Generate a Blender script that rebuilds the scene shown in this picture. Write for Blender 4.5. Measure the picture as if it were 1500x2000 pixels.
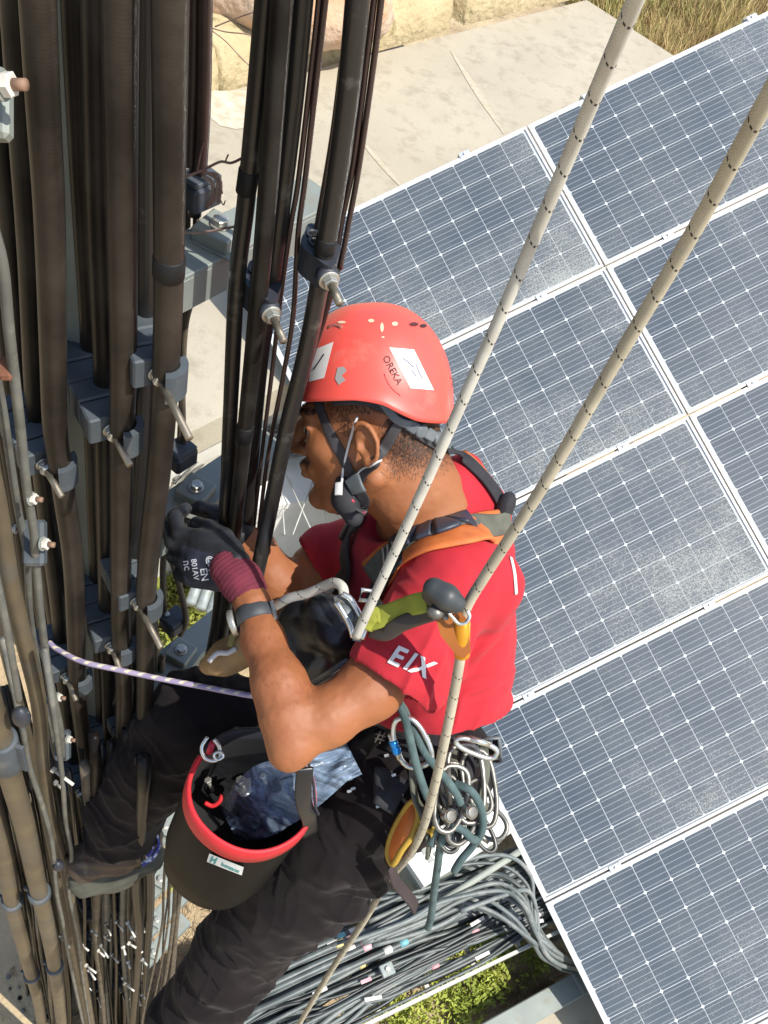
import bpy, bmesh, math, random
import numpy as np
from mathutils import Vector, Matrix
from mathutils.bvhtree import BVHTree
from mathutils.noise import noise as pnoise
for o in list(bpy.data.objects): bpy.data.objects.remove(o)
SC = bpy.context.scene
COL = SC.collection
RND = random.Random(7)
# ------------------------------------------------------------------ camera, world, sun
F = 1800.0                      # focal length in pixels of the 1500 px wide photograph
HC = 5.6                        # camera height above the ground
DN = np.array([-500.0, -1400.0, -1800.0]); DN /= np.linalg.norm(DN)      # straight down, seen from the camera
FW = np.array([0, 0, -1.0]); FW = FW - DN * (FW @ DN); FW /= np.linalg.norm(FW)
UPV = -DN
RT = np.cross(FW, UPV)
RW = np.array([RT, FW, UPV])    # camera frame -> world
CAMP = np.array([0, 0, HC])
cam = bpy.data.cameras.new('camera'); camo = bpy.data.objects.new('camera', cam); COL.objects.link(camo)
M4 = Matrix.Identity(4)
for i in range(3):
    for j in range(3): M4[i][j] = RW[i][j]
    M4[i][3] = CAMP[i]
camo.matrix_world = M4
cam.sensor_fit = 'HORIZONTAL'; cam.sensor_width = 36; cam.lens = F / 1500 * 36
cam.clip_start = 0.05; cam.clip_end = 2000
SC.camera = camo
SUN_EL = math.radians(58); SUN_AZ = math.radians(108)      # azimuth clockwise from +Y
sd = Vector((math.sin(SUN_AZ) * math.cos(SUN_EL), math.cos(SUN_AZ) * math.cos(SUN_EL), math.sin(SUN_EL)))
world = bpy.data.worlds.new('World'); SC.world = world; world.use_nodes = True
wn = world.node_tree.nodes; wl = world.node_tree.links; wn.clear()
sky = wn.new('ShaderNodeTexSky'); sky.sky_type = 'NISHITA'; sky.sun_disc = False
sky.sun_elevation = SUN_EL; sky.sun_rotation = SUN_AZ; sky.dust_density = 1.5
bg = wn.new('ShaderNodeBackground'); bg.inputs[1].default_value = 0.15
wo = wn.new('ShaderNodeOutputWorld'); wl.new(sky.outputs[0], bg.inputs[0]); wl.new(bg.outputs[0], wo.inputs[0])
sl = bpy.data.lights.new('sun', 'SUN'); sl.energy = 4.2; sl.angle = math.radians(0.5); sl.color = (1.0, 0.955, 0.88)
so = bpy.data.objects.new('sun', sl); COL.objects.link(so)
so.rotation_euler = sd.to_track_quat('Z', 'Y').to_euler(); so.location = sd * 30
SC.view_settings.view_transform = 'Standard'; SC.view_settings.look = 'None'
SC.view_settings.gamma = 1; SC.view_settings.use_curve_mapping = False
SC.view_settings.exposure = 0.5
SC.render.engine = 'CYCLES'
SC.cycles.max_bounces = 7; SC.cycles.transparent_max_bounces = 8; SC.cycles.caustics_reflective = False
# ------------------------------------------------------------------ coordinates
def L(px, py, d): return np.array([(px - 750) / F * d, -(py - 1000) / F * d, -d])      # camera frame, metres
def W(l): return Vector((RW @ np.asarray(l) + CAMP).tolist())
def P(px, py, d): return W(L(px, py, d))
def VP(px, py, D):               # on the upright plane D metres ahead of the camera
    r = L(px, py, 1.0); return W(r * (D / (r @ FW)))
def HP(px, py, z):               # on the level plane at height z
    r = L(px, py, 1.0); return W(r * ((HC - z) / (r @ DN)))
def dirw(l): return Vector((RW @ np.asarray(l, float)).tolist())
# ------------------------------------------------------------------ materials
MT = {}
def nn(nt, t, **k):
    n = nt.nodes.new(t)
    for a, v in k.items(): setattr(n, a, v)
    return n
def mat(name, col, rough=.5, metal=0.0, col2=None, scale=12.0, detail=5, bump=.0, bscale=80.0, spec=.5, coat=0.0,
        stretch=None, lo=.35, hi=.65, sheen=0.0, rvar=0.0, dust=None, dscale=8, dlo=.5, dhi=.7, bdist=.004, sss=0.0):
    if name in MT: return MT[name]
    m = bpy.data.materials.new(name); m.use_nodes = True; nt = m.node_tree; nt.nodes.clear(); lk = nt.links.new
    out = nn(nt, 'ShaderNodeOutputMaterial'); b = nn(nt, 'ShaderNodeBsdfPrincipled'); lk(b.outputs[0], out.inputs[0])
    tc = nn(nt, 'ShaderNodeTexCoord'); mp = nn(nt, 'ShaderNodeMapping'); lk(tc.outputs['Object'], mp.inputs[0])
    if stretch: mp.inputs['Scale'].default_value = stretch
    n1 = nn(nt, 'ShaderNodeTexNoise'); n1.inputs['Scale'].default_value = scale; n1.inputs['Detail'].default_value = detail
    lk(mp.outputs[0], n1.inputs['Vector'])
    if col2 is None: col2 = tuple(c * .72 for c in col)
    mr = nn(nt, 'ShaderNodeMapRange'); mr.inputs[1].default_value = lo; mr.inputs[2].default_value = hi
    lk(n1.outputs[0], mr.inputs[0])
    mx = nn(nt, 'ShaderNodeMix', data_type='RGBA'); mx.inputs[6].default_value = (*col2, 1); mx.inputs[7].default_value = (*col, 1)
    lk(mr.outputs[0], mx.inputs[0]); c = mx.outputs[2]
    if dust:
        n3 = nn(nt, 'ShaderNodeTexNoise'); n3.inputs['Scale'].default_value = dscale; n3.inputs['Detail'].default_value = 8
        n3.inputs['Roughness'].default_value = .65
        lk(tc.outputs['Object'], n3.inputs['Vector'])
        m3 = nn(nt, 'ShaderNodeMapRange'); m3.inputs[1].default_value = dlo; m3.inputs[2].default_value = dhi
        lk(n3.outputs[0], m3.inputs[0]); x3 = nn(nt, 'ShaderNodeMix', data_type='RGBA'); x3.inputs[7].default_value = (*dust, 1)
        lk(m3.outputs[0], x3.inputs[0]); lk(c, x3.inputs[6]); c = x3.outputs[2]
    lk(c, b.inputs['Base Color'])
    b.inputs['Roughness'].default_value = rough; b.inputs['Metallic'].default_value = metal
    b.inputs['Specular IOR Level'].default_value = spec; b.inputs['Coat Weight'].default_value = coat
    b.inputs['Sheen Weight'].default_value = sheen
    if sss:
        b.inputs['Subsurface Weight'].default_value = sss; b.inputs['Subsurface Scale'].default_value = .006
        b.inputs['Subsurface Radius'].default_value = (1, .35, .2)
    if rvar:
        m4 = nn(nt, 'ShaderNodeMapRange'); m4.inputs[3].default_value = rough - rvar; m4.inputs[4].default_value = min(1, rough + rvar)
        lk(n1.outputs[0], m4.inputs[0]); lk(m4.outputs[0], b.inputs['Roughness'])
    if bump:
        n2 = nn(nt, 'ShaderNodeTexNoise'); n2.inputs['Scale'].default_value = bscale; n2.inputs['Detail'].default_value = 4
        lk(mp.outputs[0], n2.inputs['Vector'])
        bp = nn(nt, 'ShaderNodeBump'); bp.inputs['Strength'].default_value = bump; bp.inputs['Distance'].default_value = bdist
        lk(n2.outputs[0], bp.inputs['Height']); lk(bp.outputs[0], b.inputs['Normal'])
    MT[name] = m; m['bsdf'] = 1
    return m
def uvwave_bump(m, scale_v, strength, dist=.001, dirn='Y', profile='SIN', diag=None):
    """adds fine ribs along a tube (uv.y is metres along it) to a material made by mat()"""
    nt = m.node_tree; lk = nt.links.new
    b = [n for n in nt.nodes if n.type == 'BSDF_PRINCIPLED'][0]
    uv = nn(nt, 'ShaderNodeUVMap'); w = nn(nt, 'ShaderNodeTexWave', wave_type='BANDS', bands_direction=dirn, wave_profile=profile)
    w.inputs['Scale'].default_value = scale_v; src = uv.outputs[0]
    if diag:
        mp = nn(nt, 'ShaderNodeMapping'); mp.inputs['Scale'].default_value = diag[0]; mp.inputs['Rotation'].default_value = (0, 0, diag[1])
        lk(src, mp.inputs[0]); src = mp.outputs[0]
    lk(src, w.inputs[0])
    bp = nn(nt, 'ShaderNodeBump'); bp.inputs['Strength'].default_value = strength; bp.inputs['Distance'].default_value = dist
    if b.inputs['Normal'].links: lk(b.inputs['Normal'].links[0].from_socket, bp.inputs['Normal'])
    lk(w.outputs[1], bp.inputs['Height']); lk(bp.outputs[0], b.inputs['Normal'])
    return w
def prin(m): return [n for n in m.node_tree.nodes if n.type == 'BSDF_PRINCIPLED'][0]
# ------------------------------------------------------------------ things and parts
ROOT = {}
def tag(o, label=None, cat=None, group=None, kind=None):
    if label: o['label'] = label
    if cat: o['category'] = cat
    if group: o['group'] = group
    if kind: o['kind'] = kind
    return o
def thing(name, label, cat, loc, group=None, M=None):
    o = bpy.data.objects.new(name, None); COL.objects.link(o); o.empty_display_size = .05
    o.matrix_world = M if M is not None else Matrix.Translation(Vector(loc))
    ROOT[o.name] = o.matrix_world.copy()
    return tag(o, label, cat, group)
def rootm(o):
    while o.parent: o = o.parent
    return ROOT.get(o.name, Matrix.Identity(4))
class MB:
    def __init__(s): s.v = []; s.f = []; s.uv = []; s.mi = []; s.sm = []; s.cur = 0
    def add(s, vs, fs, uvs=None, smooth=True):
        n = len(s.v); s.v += [Vector(v) for v in vs]
        for i, f in enumerate(fs):
            s.f.append([n + k for k in f]); s.mi.append(s.cur); s.sm.append(smooth)
            s.uv.append(uvs[i] if uvs else [(0, 0)] * len(f))
        return s
    def box(s, c, ax, ay, az, ch=0):      # centre, half axes as vectors; ch = chamfer fraction handled as bevelled corners
        c, ax, ay, az = Vector(c), Vector(ax), Vector(ay), Vector(az)
        if ch <= 0:
            vs = [c + ax * i + ay * j + az * k for k in (-1, 1) for j in (-1, 1) for i in (-1, 1)]
            fs = [(0, 2, 3, 1), (4, 5, 7, 6), (0, 1, 5, 4), (2, 6, 7, 3), (0, 4, 6, 2), (1, 3, 7, 5)]
            return s.add(vs, fs, smooth=False)
        lx, ly, lz = ax.length, ay.length, az.length
        a = [1 - ch / lx, 1 - ch / ly, 1 - ch / lz]
        vs = []; idx = {}
        for i in (-1, 1):
            for j in (-1, 1):
                for k in (-1, 1):
                    for t in range(3):
                        w = [i * a[0], j * a[1], k * a[2]]; w[t] = (i, j, k)[t]
                        idx[(i, j, k, t)] = len(vs); vs.append(c + ax * w[0] + ay * w[1] + az * w[2])
        g = lambda i, j, k, t: idx[(i, j, k, t)]
        fs = []
        for e in (-1, 1):
            fs.append([g(e, -1, -1, 0), g(e, 1, -1, 0), g(e, 1, 1, 0), g(e, -1, 1, 0)][::e])
            fs.append([g(-1, e, -1, 1), g(-1, e, 1, 1), g(1, e, 1, 1), g(1, e, -1, 1)][::e])
            fs.append([g(-1, -1, e, 2), g(1, -1, e, 2), g(1, 1, e, 2), g(-1, 1, e, 2)][::e])
        for p in (-1, 1):
            for q in (-1, 1):
                fs.append([g(-1, p, q, 1), g(1, p, q, 1), g(1, p, q, 2), g(-1, p, q, 2)])
                fs.append([g(p, -1, q, 0), g(p, 1, q, 0), g(p, 1, q, 2), g(p, -1, q, 2)])
                fs.append([g(p, q, -1, 0), g(p, q, 1, 0), g(p, q, 1, 1), g(p, q, -1, 1)])
        for i in (-1, 1):
            for j in (-1, 1):
                for k in (-1, 1): fs.append([g(i, j, k, 0), g(i, j, k, 1), g(i, j, k, 2)])
        return s.add(vs, fs, smooth=False)
    def prism(s, pts, n, h, smooth=False, holes=None):       # polygon of world points, extruded by vector n*h
        pts = [Vector(p) for p in pts]; e = Vector(n) * h; k = len(pts)
        vs = pts + [p + e for p in pts]
        fs = [list(range(k))[::-1], list(range(k, 2 * k))] + [(i, (i + 1) % k, k + (i + 1) % k, k + i) for i in range(k)]
        return s.add(vs, fs, smooth=smooth)
    def tube(s, path, r, seg=12, caps=True, closed=False, flat=None, flatdir=None, uvo=0.0):
        path = [Vector(p) for p in path]; n = len(path)
        rs = r if isinstance(r, (list, tuple)) else [r] * n
        T = []
        for i in range(n):
            a = path[(i - 1) % n] if (i > 0 or closed) else path[0]; b = path[(i + 1) % n] if (i < n - 1 or closed) else path[-1]
            t = (b - a); T.append(t.normalized() if t.length > 1e-9 else Vector((0, 0, 1)))
        x = T[0].orthogonal().normalized()
        if flatdir is not None:
            fd = flatdir[0] if isinstance(flatdir, list) else Vector(flatdir)
            x = (fd - T[0] * fd.dot(T[0])).normalized()
        vs = []; L_ = [uvo]; rings = n
        for i in range(n):
            if flatdir is not None:
                fd = flatdir[i] if isinstance(flatdir, list) else Vector(flatdir)
                x = fd - T[i] * fd.dot(T[i])
            else: x = x - T[i] * x.dot(T[i])
            x.normalize(); y = T[i].cross(x)
            for k in range(seg):
                an = 2 * math.pi * k / seg; c_, s_ = math.cos(an), math.sin(an)
                if flat:       # strap: width along y, thickness along x (superellipse)
                    c_ = math.copysign(abs(c_) ** .5, c_) * flat; s_ = math.copysign(abs(s_) ** .5, s_)
                vs.append(path[i] + (x * c_ + y * s_) * rs[i])
            if i: L_.append(L_[-1] + (path[i] - path[i - 1]).length)
        fs = []; uv = []
        for i in range(n if closed else n - 1):
            j = (i + 1) % n
            l0 = L_[i]; l1 = L_[j] if j else L_[i] + (path[0] - path[-1]).length
            for k in range(seg):
                q = (k + 1) % seg
                fs.append((i * seg + k, i * seg + q, j * seg + q, j * seg + k))
                uv.append([(k / seg, l0), ((k + 1) / seg, l0), ((k + 1) / seg, l1), (k / seg, l1)])
        if caps and not closed:
            fs.append(list(range(seg))[::-1]); uv.append([(0, 0)] * seg)
            fs.append([(n - 1) * seg + k for k in range(seg)]); uv.append([(0, 0)] * seg)
        return s.add(vs, fs, uv)
    def cyl(s, a, b, r, seg=16, r2=None, smooth=True):
        s.tube([a, b], [r, r if r2 is None else r2], seg); 
        if not smooth:
            for i in range(len(s.sm)): s.sm[i] = False
        return s
    def lathe(s, c, axis, prof, seg=24, x=None, smooth=True):   # prof: (radius, height along axis)
        c = Vector(c); a = Vector(axis).normalized(); x = (Vector(x) - a * a.dot(Vector(x))).normalized() if x is not None else a.orthogonal().normalized(); y = a.cross(x)
        vs = [c + a * h + (x * math.cos(2 * math.pi * k / seg) + y * math.sin(2 * math.pi * k / seg)) * r for r, h in prof for k in range(seg)]
        fs = [(i * seg + k, i * seg + (k + 1) % seg, (i + 1) * seg + (k + 1) % seg, (i + 1) * seg + k) for i in range(len(prof) - 1) for k in range(seg)]
        if prof[0][0] > 1e-4: fs.append(list(range(seg))[::-1])
        if prof[-1][0] > 1e-4: fs.append([(len(prof) - 1) * seg + k for k in range(seg)])
        return s.add(vs, fs, smooth=smooth)
    def hexa(s, c, axis, r, h, x=None): return s.lathe(c, axis, [(r * .86, 0), (r, h * .12), (r, h * .88), (r * .86, h)], 6, x, smooth=False)
    def ball(s, c, rx, seg=16, ax=None):
        c = Vector(c); A = ax or [Vector((1, 0, 0)), Vector((0, 1, 0)), Vector((0, 0, 1))]; R = rx if isinstance(rx, (tuple, list)) else (rx,) * 3
        vs = []; h = seg // 2
        for i in range(h + 1):
            t = math.pi * i / h
            for k in range(seg):
                p = 2 * math.pi * k / seg
                vs.append(c + A[0] * (R[0] * math.sin(t) * math.cos(p)) + A[1] * (R[1] * math.sin(t) * math.sin(p)) + A[2] * (R[2] * math.cos(t)))
        fs = [(i * seg + k, (i + 1) * seg + k, (i + 1) * seg + (k + 1) % seg, i * seg + (k + 1) % seg) for i in range(h) for k in range(seg)]
        return s.add(vs, fs)
    def build(s, name, mats, parent=None, label=None, kind=None, tagd=None, auto=None):
        me = bpy.data.meshes.new(name)
        inv = rootm(parent).inverted() if parent is not None else None
        loc = Vector((0, 0, 0))
        if parent is None and s.v:
            lo = Vector([min(v[i] for v in s.v) for i in range(3)]); hi = Vector([max(v[i] for v in s.v) for i in range(3)])
            loc = Vector(((lo.x + hi.x) / 2, (lo.y + hi.y) / 2, lo.z))
        vs = [tuple(inv @ v) if inv is not None else tuple(v - loc) for v in s.v]
        me.from_pydata(vs, [], s.f)
        ul = me.uv_layers.new(name='UVMap'); flat = [c for f in s.uv for p in f for c in p]
        ul.data.foreach_set('uv', flat)
        me.polygons.foreach_set('use_smooth', s.sm); me.polygons.foreach_set('material_index', s.mi)
        for m in (mats if isinstance(mats, (list, tuple)) else [mats]): me.materials.append(m)
        bm = bmesh.new(); bm.from_mesh(me); bmesh.ops.remove_doubles(bm, verts=bm.verts, dist=1e-6) if auto == 'weld' else None
        bmesh.ops.recalc_face_normals(bm, faces=bm.faces); bm.to_mesh(me); bm.free()
        me.update()
        o = bpy.data.objects.new(name, me); COL.objects.link(o)
        if parent is not None: o.parent = parent
        else: o.location = loc; ROOT[o.name] = Matrix.Translation(loc)
        if label: o['label'] = label
        if kind: o['kind'] = kind
        if tagd: tag(o, *tagd)
        return o
def copy_tree(o, Mw=None, parent=None):
    c = o.copy(); COL.objects.link(c); c.parent = parent
    if parent is None: c.matrix_world = Mw; ROOT[c.name] = Mw.copy()
    for ch in list(o.children): copy_tree(ch, None, c)
    return c
def cr(pts, n=8, closed=False):           # Catmull-Rom
    pts = [Vector(p) for p in pts]; out = []; k = len(pts)
    if k < 3 and not closed: return [pts[0].lerp(pts[1], i / n) for i in range(n + 1)]
    for i in range(k if closed else k - 1):
        if closed: a, b, c, d = pts[i - 1], pts[i], pts[(i + 1) % k], pts[(i + 2) % k]
        else: b, c = pts[i], pts[i + 1]; a = pts[i - 1] if i else b * 2 - c; d = pts[i + 2] if i + 2 < k else c * 2 - b
        for j in range(n):
            t = j / n
            out.append(.5 * (2 * b + (c - a) * t + (2 * a - 5 * b + 4 * c - d) * t * t + (3 * b - a - 3 * c + d) * t ** 3))
    if not closed: out.append(pts[-1])
    return out
def frame_m(o, x, y, z):
    x, y, z = Vector(x), Vector(y), Vector(z)
    return Matrix(((x.x, y.x, z.x, o[0]), (x.y, y.y, z.y, o[1]), (x.z, y.z, z.z, o[2]), (0, 0, 0, 1)))
def grid_sheet(fn, nu, nv):
    vs = [fn(i / nu, j / nv) for j in range(nv + 1) for i in range(nu + 1)]
    fs = [(j * (nu + 1) + i, j * (nu + 1) + i + 1, (j + 1) * (nu + 1) + i + 1, (j + 1) * (nu + 1) + i) for j in range(nv) for i in range(nu)]
    return vs, fs
# ------------------------------------------------------------------ ground and the things lying on it
m_soil = mat('soil', (.50, .40, .24), .95, 0, (.33, .24, .14), scale=1.4, detail=10, bump=.8, bscale=18, lo=.35, hi=.65, dust=(.20, .14, .08), dscale=9, dlo=.56, dhi=.68, bdist=.03)
m_conc = mat('concrete', (.43, .385, .29), .9, 0, (.38, .335, .25), scale=1.1, detail=9, bump=.35, bscale=60, dust=(.27, .235, .17), dscale=7, dlo=.50, dhi=.80, bdist=.006)
m_stone = mat('yellow stone', (.50, .41, .24), .95, 0, (.42, .33, .18), scale=3.0, detail=9, bump=1, bscale=14, dust=(.16, .15, .06), dscale=5, dlo=.58, dhi=.7, bdist=.03)
m_rock = mat('pink rock', (.58, .44, .32), .95, 0, (.50, .24, .11), scale=1.6, bump=1, bscale=9, bdist=.05)
mb = MB(); vs = []; fs = []
N = 70
xs = [math.copysign(abs(t) ** 3.2, t) * 400 for t in np.linspace(-1, 1, N + 1)]
for j in range(N + 1):
    for i in range(N + 1):
        x, y = xs[i], xs[j] + 3; r = math.hypot(x, y)
        h = (pnoise(Vector((x * .7, y * .7, 0))) * .05 + pnoise(Vector((x * .06, y * .06, 3))) * min(2.5, r * .012) * 1.2) * (1 if r > 1 else r)
        if r < 22: h = min(h, 0.0) if r < 14 else h
        vs.append((x, y, h - .01))
for j in range(N):
    for i in range(N): fs.append((j * (N + 1) + i, j * (N + 1) + i + 1, (j + 1) * (N + 1) + i + 1, (j + 1) * (N + 1) + i))
mb.add(vs, fs); mb.build('ground', m_soil, tagd=(None, None, None, 'structure'))

# long pale concrete slab beyond the tower
zs = 1.7
sp = [HP(300, 205, zs), HP(1140, -2, zs), HP(1262, 185, zs), HP(1330, 300, zs), HP(640, 900, zs), HP(300, 900, zs), HP(200, 700, zs)]
a0, a1 = HP(300, 215, zs), HP(1146, 0, zs); ex = (a1 - a0).normalized(); ey = Vector((-ex.y, ex.x, 0))
far_l = a0 - ex * 3.0
c_r = a1; nr = (HP(1262, 185, zs) - c_r)
slab_pts = [far_l, c_r, c_r + nr * 3.0, far_l + nr * 3.0]; e0 = HP(360, 850, zs); dep = (e0 - a0).dot(nr.normalized()); nn_ = Vector((-ex.y, ex.x, 0)); dep = abs((e0 - a0).dot(nn_)); slab_pts = [far_l, c_r, c_r - nn_ * dep, far_l - nn_ * dep]
mb = MB(); mb.prism([p - Vector((0, 0, .22)) for p in slab_pts], (0, 0, 1), .22)
slab = mb.build('concrete_slab', m_conc, tagd=('pale dusty concrete slab stretching beyond the tower and the panels', None, None, 'structure'))
sc_ = sum(slab_pts, Vector()) / 4
mb = MB(); mb.prism([Vector((*(sc_ + (p - sc_) * .93).xy, -.05)) for p in slab_pts], (0, 0, 1), zs - .2); mb.build('slab_plinth', mat('pale rendered wall', (.66, .63, .55), .9, 0, (.55, .52, .44), scale=3, bump=.2), slab)
# pale scraped streaks and a white smear on the slab
m_streak = mat('chalky streak', (.475, .425, .315), .95, 0, (.41, .36, .255), scale=22, lo=.4, hi=.6)
def on_slab(px, py): v = HP(px, py, zs + .004); return v
mb = MB()
for (x0, y0, x1, y1, w) in ((880, 98, 985, 262, 14), (700, 268, 790, 372, 10)):
    a, b = on_slab(x0, y0), on_slab(x1, y1); d = (b - a); s_ = Vector((-d.y, d.x, 0)).normalized() * w / 1800 * 9 * .5
    prev = None
    for k in range(9):
        t = k / 8; wd = math.sin(math.pi * (t * .9 + .05)) * (1 + .3 * pnoise(Vector((k * 1.3, x0, 0))))
        p = a + d * t; q = (p - s_ * wd, p + s_ * wd)
        if prev: mb.add([prev[0], prev[1], q[1], q[0]], [(0, 1, 2, 3)], smooth=False)
        prev = q
tag(mb.build('chalk_streak', m_streak, slab), None, None, None, 'stuff')
mb = MB(); c = on_slab(465, 212)
mb.add([c + Vector((math.cos(t) * .36 * (1 + .25 * math.sin(3 * t)), math.sin(t) * .24 * (1 + .3 * math.cos(4 * t)), 0)) for t in np.linspace(0, 6.28, 24)[:-1]], [tuple(range(23))], smooth=False)
mb.build('white_smear', mat('white smear', (.58, .53, .43), .95, 0, (.42, .36, .25), scale=9), slab)

# rough stone ledge along the far edge of the slab: two long blocks with a dark gap, and a rock
def rough_block(mb, p0, p1, depth, h, seed, amp=.05, n=26, m=8):
    d = p1 - p0; u = d.normalized(); w = Vector((-u.y, u.x, 0))
    if w.y < 0: w = -w
    prof = [(0, 0), (.01, .45), (.03, .8), (.12, .97), (.3, 1.0), (.7, 1.0), (.95, .9), (1, .4), (1, 0)]
    vs = []; fs = []; k = len(prof)
    for i in range(n + 1):
        t = i / n
        for a, b in prof:
            p = p0 + d * t + w * depth * a + Vector((0, 0, h * b))
            q = p * 2.2 + Vector((seed, 0, 0)); nv = pnoise(q) + .5 * pnoise(q * 2.6)
            p += (w * (-.7 if a < .5 else .7) * nv + Vector((0, 0, .8)) * nv) * amp * (1 if b > 0 else 0)
            if i in (0, n): p += u * pnoise(q * 1.7) * amp
            vs.append(p)
    for i in range(n):
        for j in range(k - 1): fs.append((i * k + j, i * k + j + 1, (i + 1) * k + j + 1, (i + 1) * k + j))
    fs.append(list(range(k))); fs.append([n * k + j for j in range(k)][::-1])
    mb.add(vs, fs)
g0 = HP(300, 222, zs - .05); g1 = HP(878, 62, zs - .05); g2 = HP(905, 50, zs - .05); g3 = HP(1135, -5, zs - .05)
wall = thing('stone_ledge', 'rough yellow stone ledge running along the far edge of the concrete slab', 'stone wall', g0)
for a, b, sd_ in ((g0 - (g1 - g0).normalized() * 4.0, g0 + (g1 - g0) * .18, 1), (g0 + (g1 - g0) * .185, g1, 5), (g2, g3 + (g3 - g2) * .1, 9)):
    mb = MB(); rough_block(mb, a, b, 2.6, .42, sd_, .035, 60); mb.build('stone', m_stone, wall)
mb = MB(); c0 = HP(450, 25, zs + .35)
bx = [c0]
mb.ball(c0 + Vector((0, .5, .1)), (1.15, .7, .5), 28)
for v in mb.v:
    q = v * 1.3; k = pnoise(q) * .35 + pnoise(q * 3) * .12; v += (v - c0).normalized() * k
mb.build('rock', m_rock, tagd=('pink and orange rock lying on the stone ledge at the top', 'rock'))

# ------------------------------------------------------------------ plants: dry grass, green ground cover, dead twigs
def blades(name, label, spots, m, n, hmin, hmax, width, spread, seed, lean=.5, cat='grass'):
    r = random.Random(seed); mb = MB()
    for k in range(n):
        cx, cy, rad, dens = spots[k % len(spots)] if len(spots) < 40 else r.choice(spots)
        a = r.random() * 6.283; rr = rad * math.sqrt(r.random())
        x, y = cx + math.cos(a) * rr, cy + math.sin(a) * rr
        if pnoise(Vector((x * 2.2, y * 2.2, seed))) < r.uniform(-.35, .15): continue
        h = r.uniform(hmin, hmax); ln = r.uniform(0, lean) * h; b = r.random() * 6.283
        w = width * r.uniform(.5, 1.2); wx, wy = math.cos(b + 1.57) * w, math.sin(b + 1.57) * w
        p0 = Vector((x, y, 0)); p1 = p0 + Vector((math.cos(b) * ln * .4, math.sin(b) * ln * .4, h * .6)); p2 = p0 + Vector((math.cos(b) * ln, math.sin(b) * ln, h))
        wv = Vector((wx, wy, 0))
        mb.add([p0 - wv, p0 + wv, p1 + wv * .8, p1 - wv * .8, p2], [(0, 1, 2, 3), (3, 2, 4)], smooth=False)
    o = mb.build(name, m, tagd=(label, cat, None, 'stuff'))
    return o
m_dry = mat('dry grass', (.55, .42, .19), .9, 0, (.30, .19, .08), scale=3, lo=.3, hi=.7)
m_dry2 = mat('green dry grass', (.46, .40, .14), .9, 0, (.24, .23, .07), scale=3, lo=.3, hi=.7)
m_green = mat('green leaves', (.42, .45, .07), .7, 0, (.18, .24, .03), scale=5, lo=.3, hi=.7)
m_green2 = mat('yellow green leaves', (.30, .31, .05), .7, 0, (.14, .17, .02), scale=5, lo=.3, hi=.7)
m_twig = mat('dead twig', (.34, .25, .15), .9, 0, (.2, .13, .07), scale=9)
def gspot(px, py, rad): p = HP(px, py, 0.1); return (p.x, p.y, rad, 1)
gr = [gspot(1260, 30, 1.2), gspot(1350, 60, 1.1), gspot(1440, 10, 1.4), gspot(1250, 110, .6), gspot(1330, -60, 1.6), gspot(1480, -60, 1.5), gspot(1200, -30, .8), gspot(1320, 110, .8)]
blades('dry_grass', 'dry brown grass growing in the top corner behind the panels', gr, m_dry, 16000, .1, .55, .007, 0, 3, .9)
blades('green_grass', 'greenish yellow grass mixed into the dry grass behind the slab', gr[:5] + [gspot(1190, 10, .7), gspot(1300, 0, 1)], m_dry2, 8000, .15, .6, .007, 0, 4, .9)
def leaves(name, label, spots, m, n, size, hmax, seed):
    r = random.Random(seed); mb = MB()
    for k in range(n):
        cx, cy, rad, dens = spots[k % len(spots)]
        a = r.random() * 6.283; rr = rad * math.sqrt(r.random())
        x, y = cx + math.cos(a) * rr, cy + math.sin(a) * rr
        q = pnoise(Vector((x * 3.4, y * 3.4, seed)))
        if q < r.uniform(-.25, .12): continue
        z = r.random() ** .7 * hmax * (.45 + .9 * max(0, q + .2))
        s = size * r.uniform(.5, 1.3); t = Vector((r.gauss(0, 1), r.gauss(0, 1), r.gauss(0, .6))).normalized(); u = t.orthogonal().normalized()
        u = (Matrix.Rotation(r.random() * 6.28, 3, t) @ u)
        p = Vector((x, y, z))
        mb.add([p, p + t * s * .5 + u * s * .22, p + t * s, p + t * s * .5 - u * s * .22], [(0, 1, 2, 3)], smooth=False)
    return mb.build(name, m, tagd=(label, 'plants', None, 'stuff'))
leaves('green_weeds', 'bright green weeds on the ground beside the tower foot', [gspot(395, 1170, .38), gspot(400, 1250, .33), gspot(345, 1180, .3), gspot(520, 1090, .22), gspot(640, 1180, .3), gspot(365, 1330, .25), gspot(620, 1120, .25)], m_green2, 9000, .055, .25, 11)
leaves('low_plants', 'green leafy plants growing beside and below the cable tray', [gspot(790, 1960, .16), gspot(850, 1990, .2), gspot(960, 1950, .1), gspot(1000, 1880, .16), gspot(960, 1870, .12), gspot(640, 1810, .14), gspot(700, 1800, .15), gspot(560, 1880, .14), gspot(880, 1900, .15), gspot(310, 1700, .12), gspot(740, 1990, .2), gspot(1050, 1870, .08), gspot(930, 1990, .12), gspot(860, 1860, .3), gspot(980, 1800, .2)], m_green, 9000, .035, .16, 12)
def litter(name, label, spots, m, n, seed):
    r = random.Random(seed); mb = MB()
    for k in range(n):
        cx, cy, rad, dens = spots[k % len(spots)]
        a = r.random() * 6.283; rr = rad * math.sqrt(r.random()); b = r.random() * 6.283; ln = r.uniform(.03, .12)
        p = Vector((cx + math.cos(a) * rr, cy + math.sin(a) * rr, r.uniform(.0, .03)))
        pts = [p]; 
        for q in range(3):
            b += r.uniform(-.7, .7); pts.append(pts[-1] + Vector((math.cos(b), math.sin(b), r.uniform(-.1, .25))) * ln / 3)
        mb.tube(pts, r.uniform(.0012, .0028), 3, caps=False)
    return mb.build(name, m, tagd=(label, 'twigs', None, 'stuff'))
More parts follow.
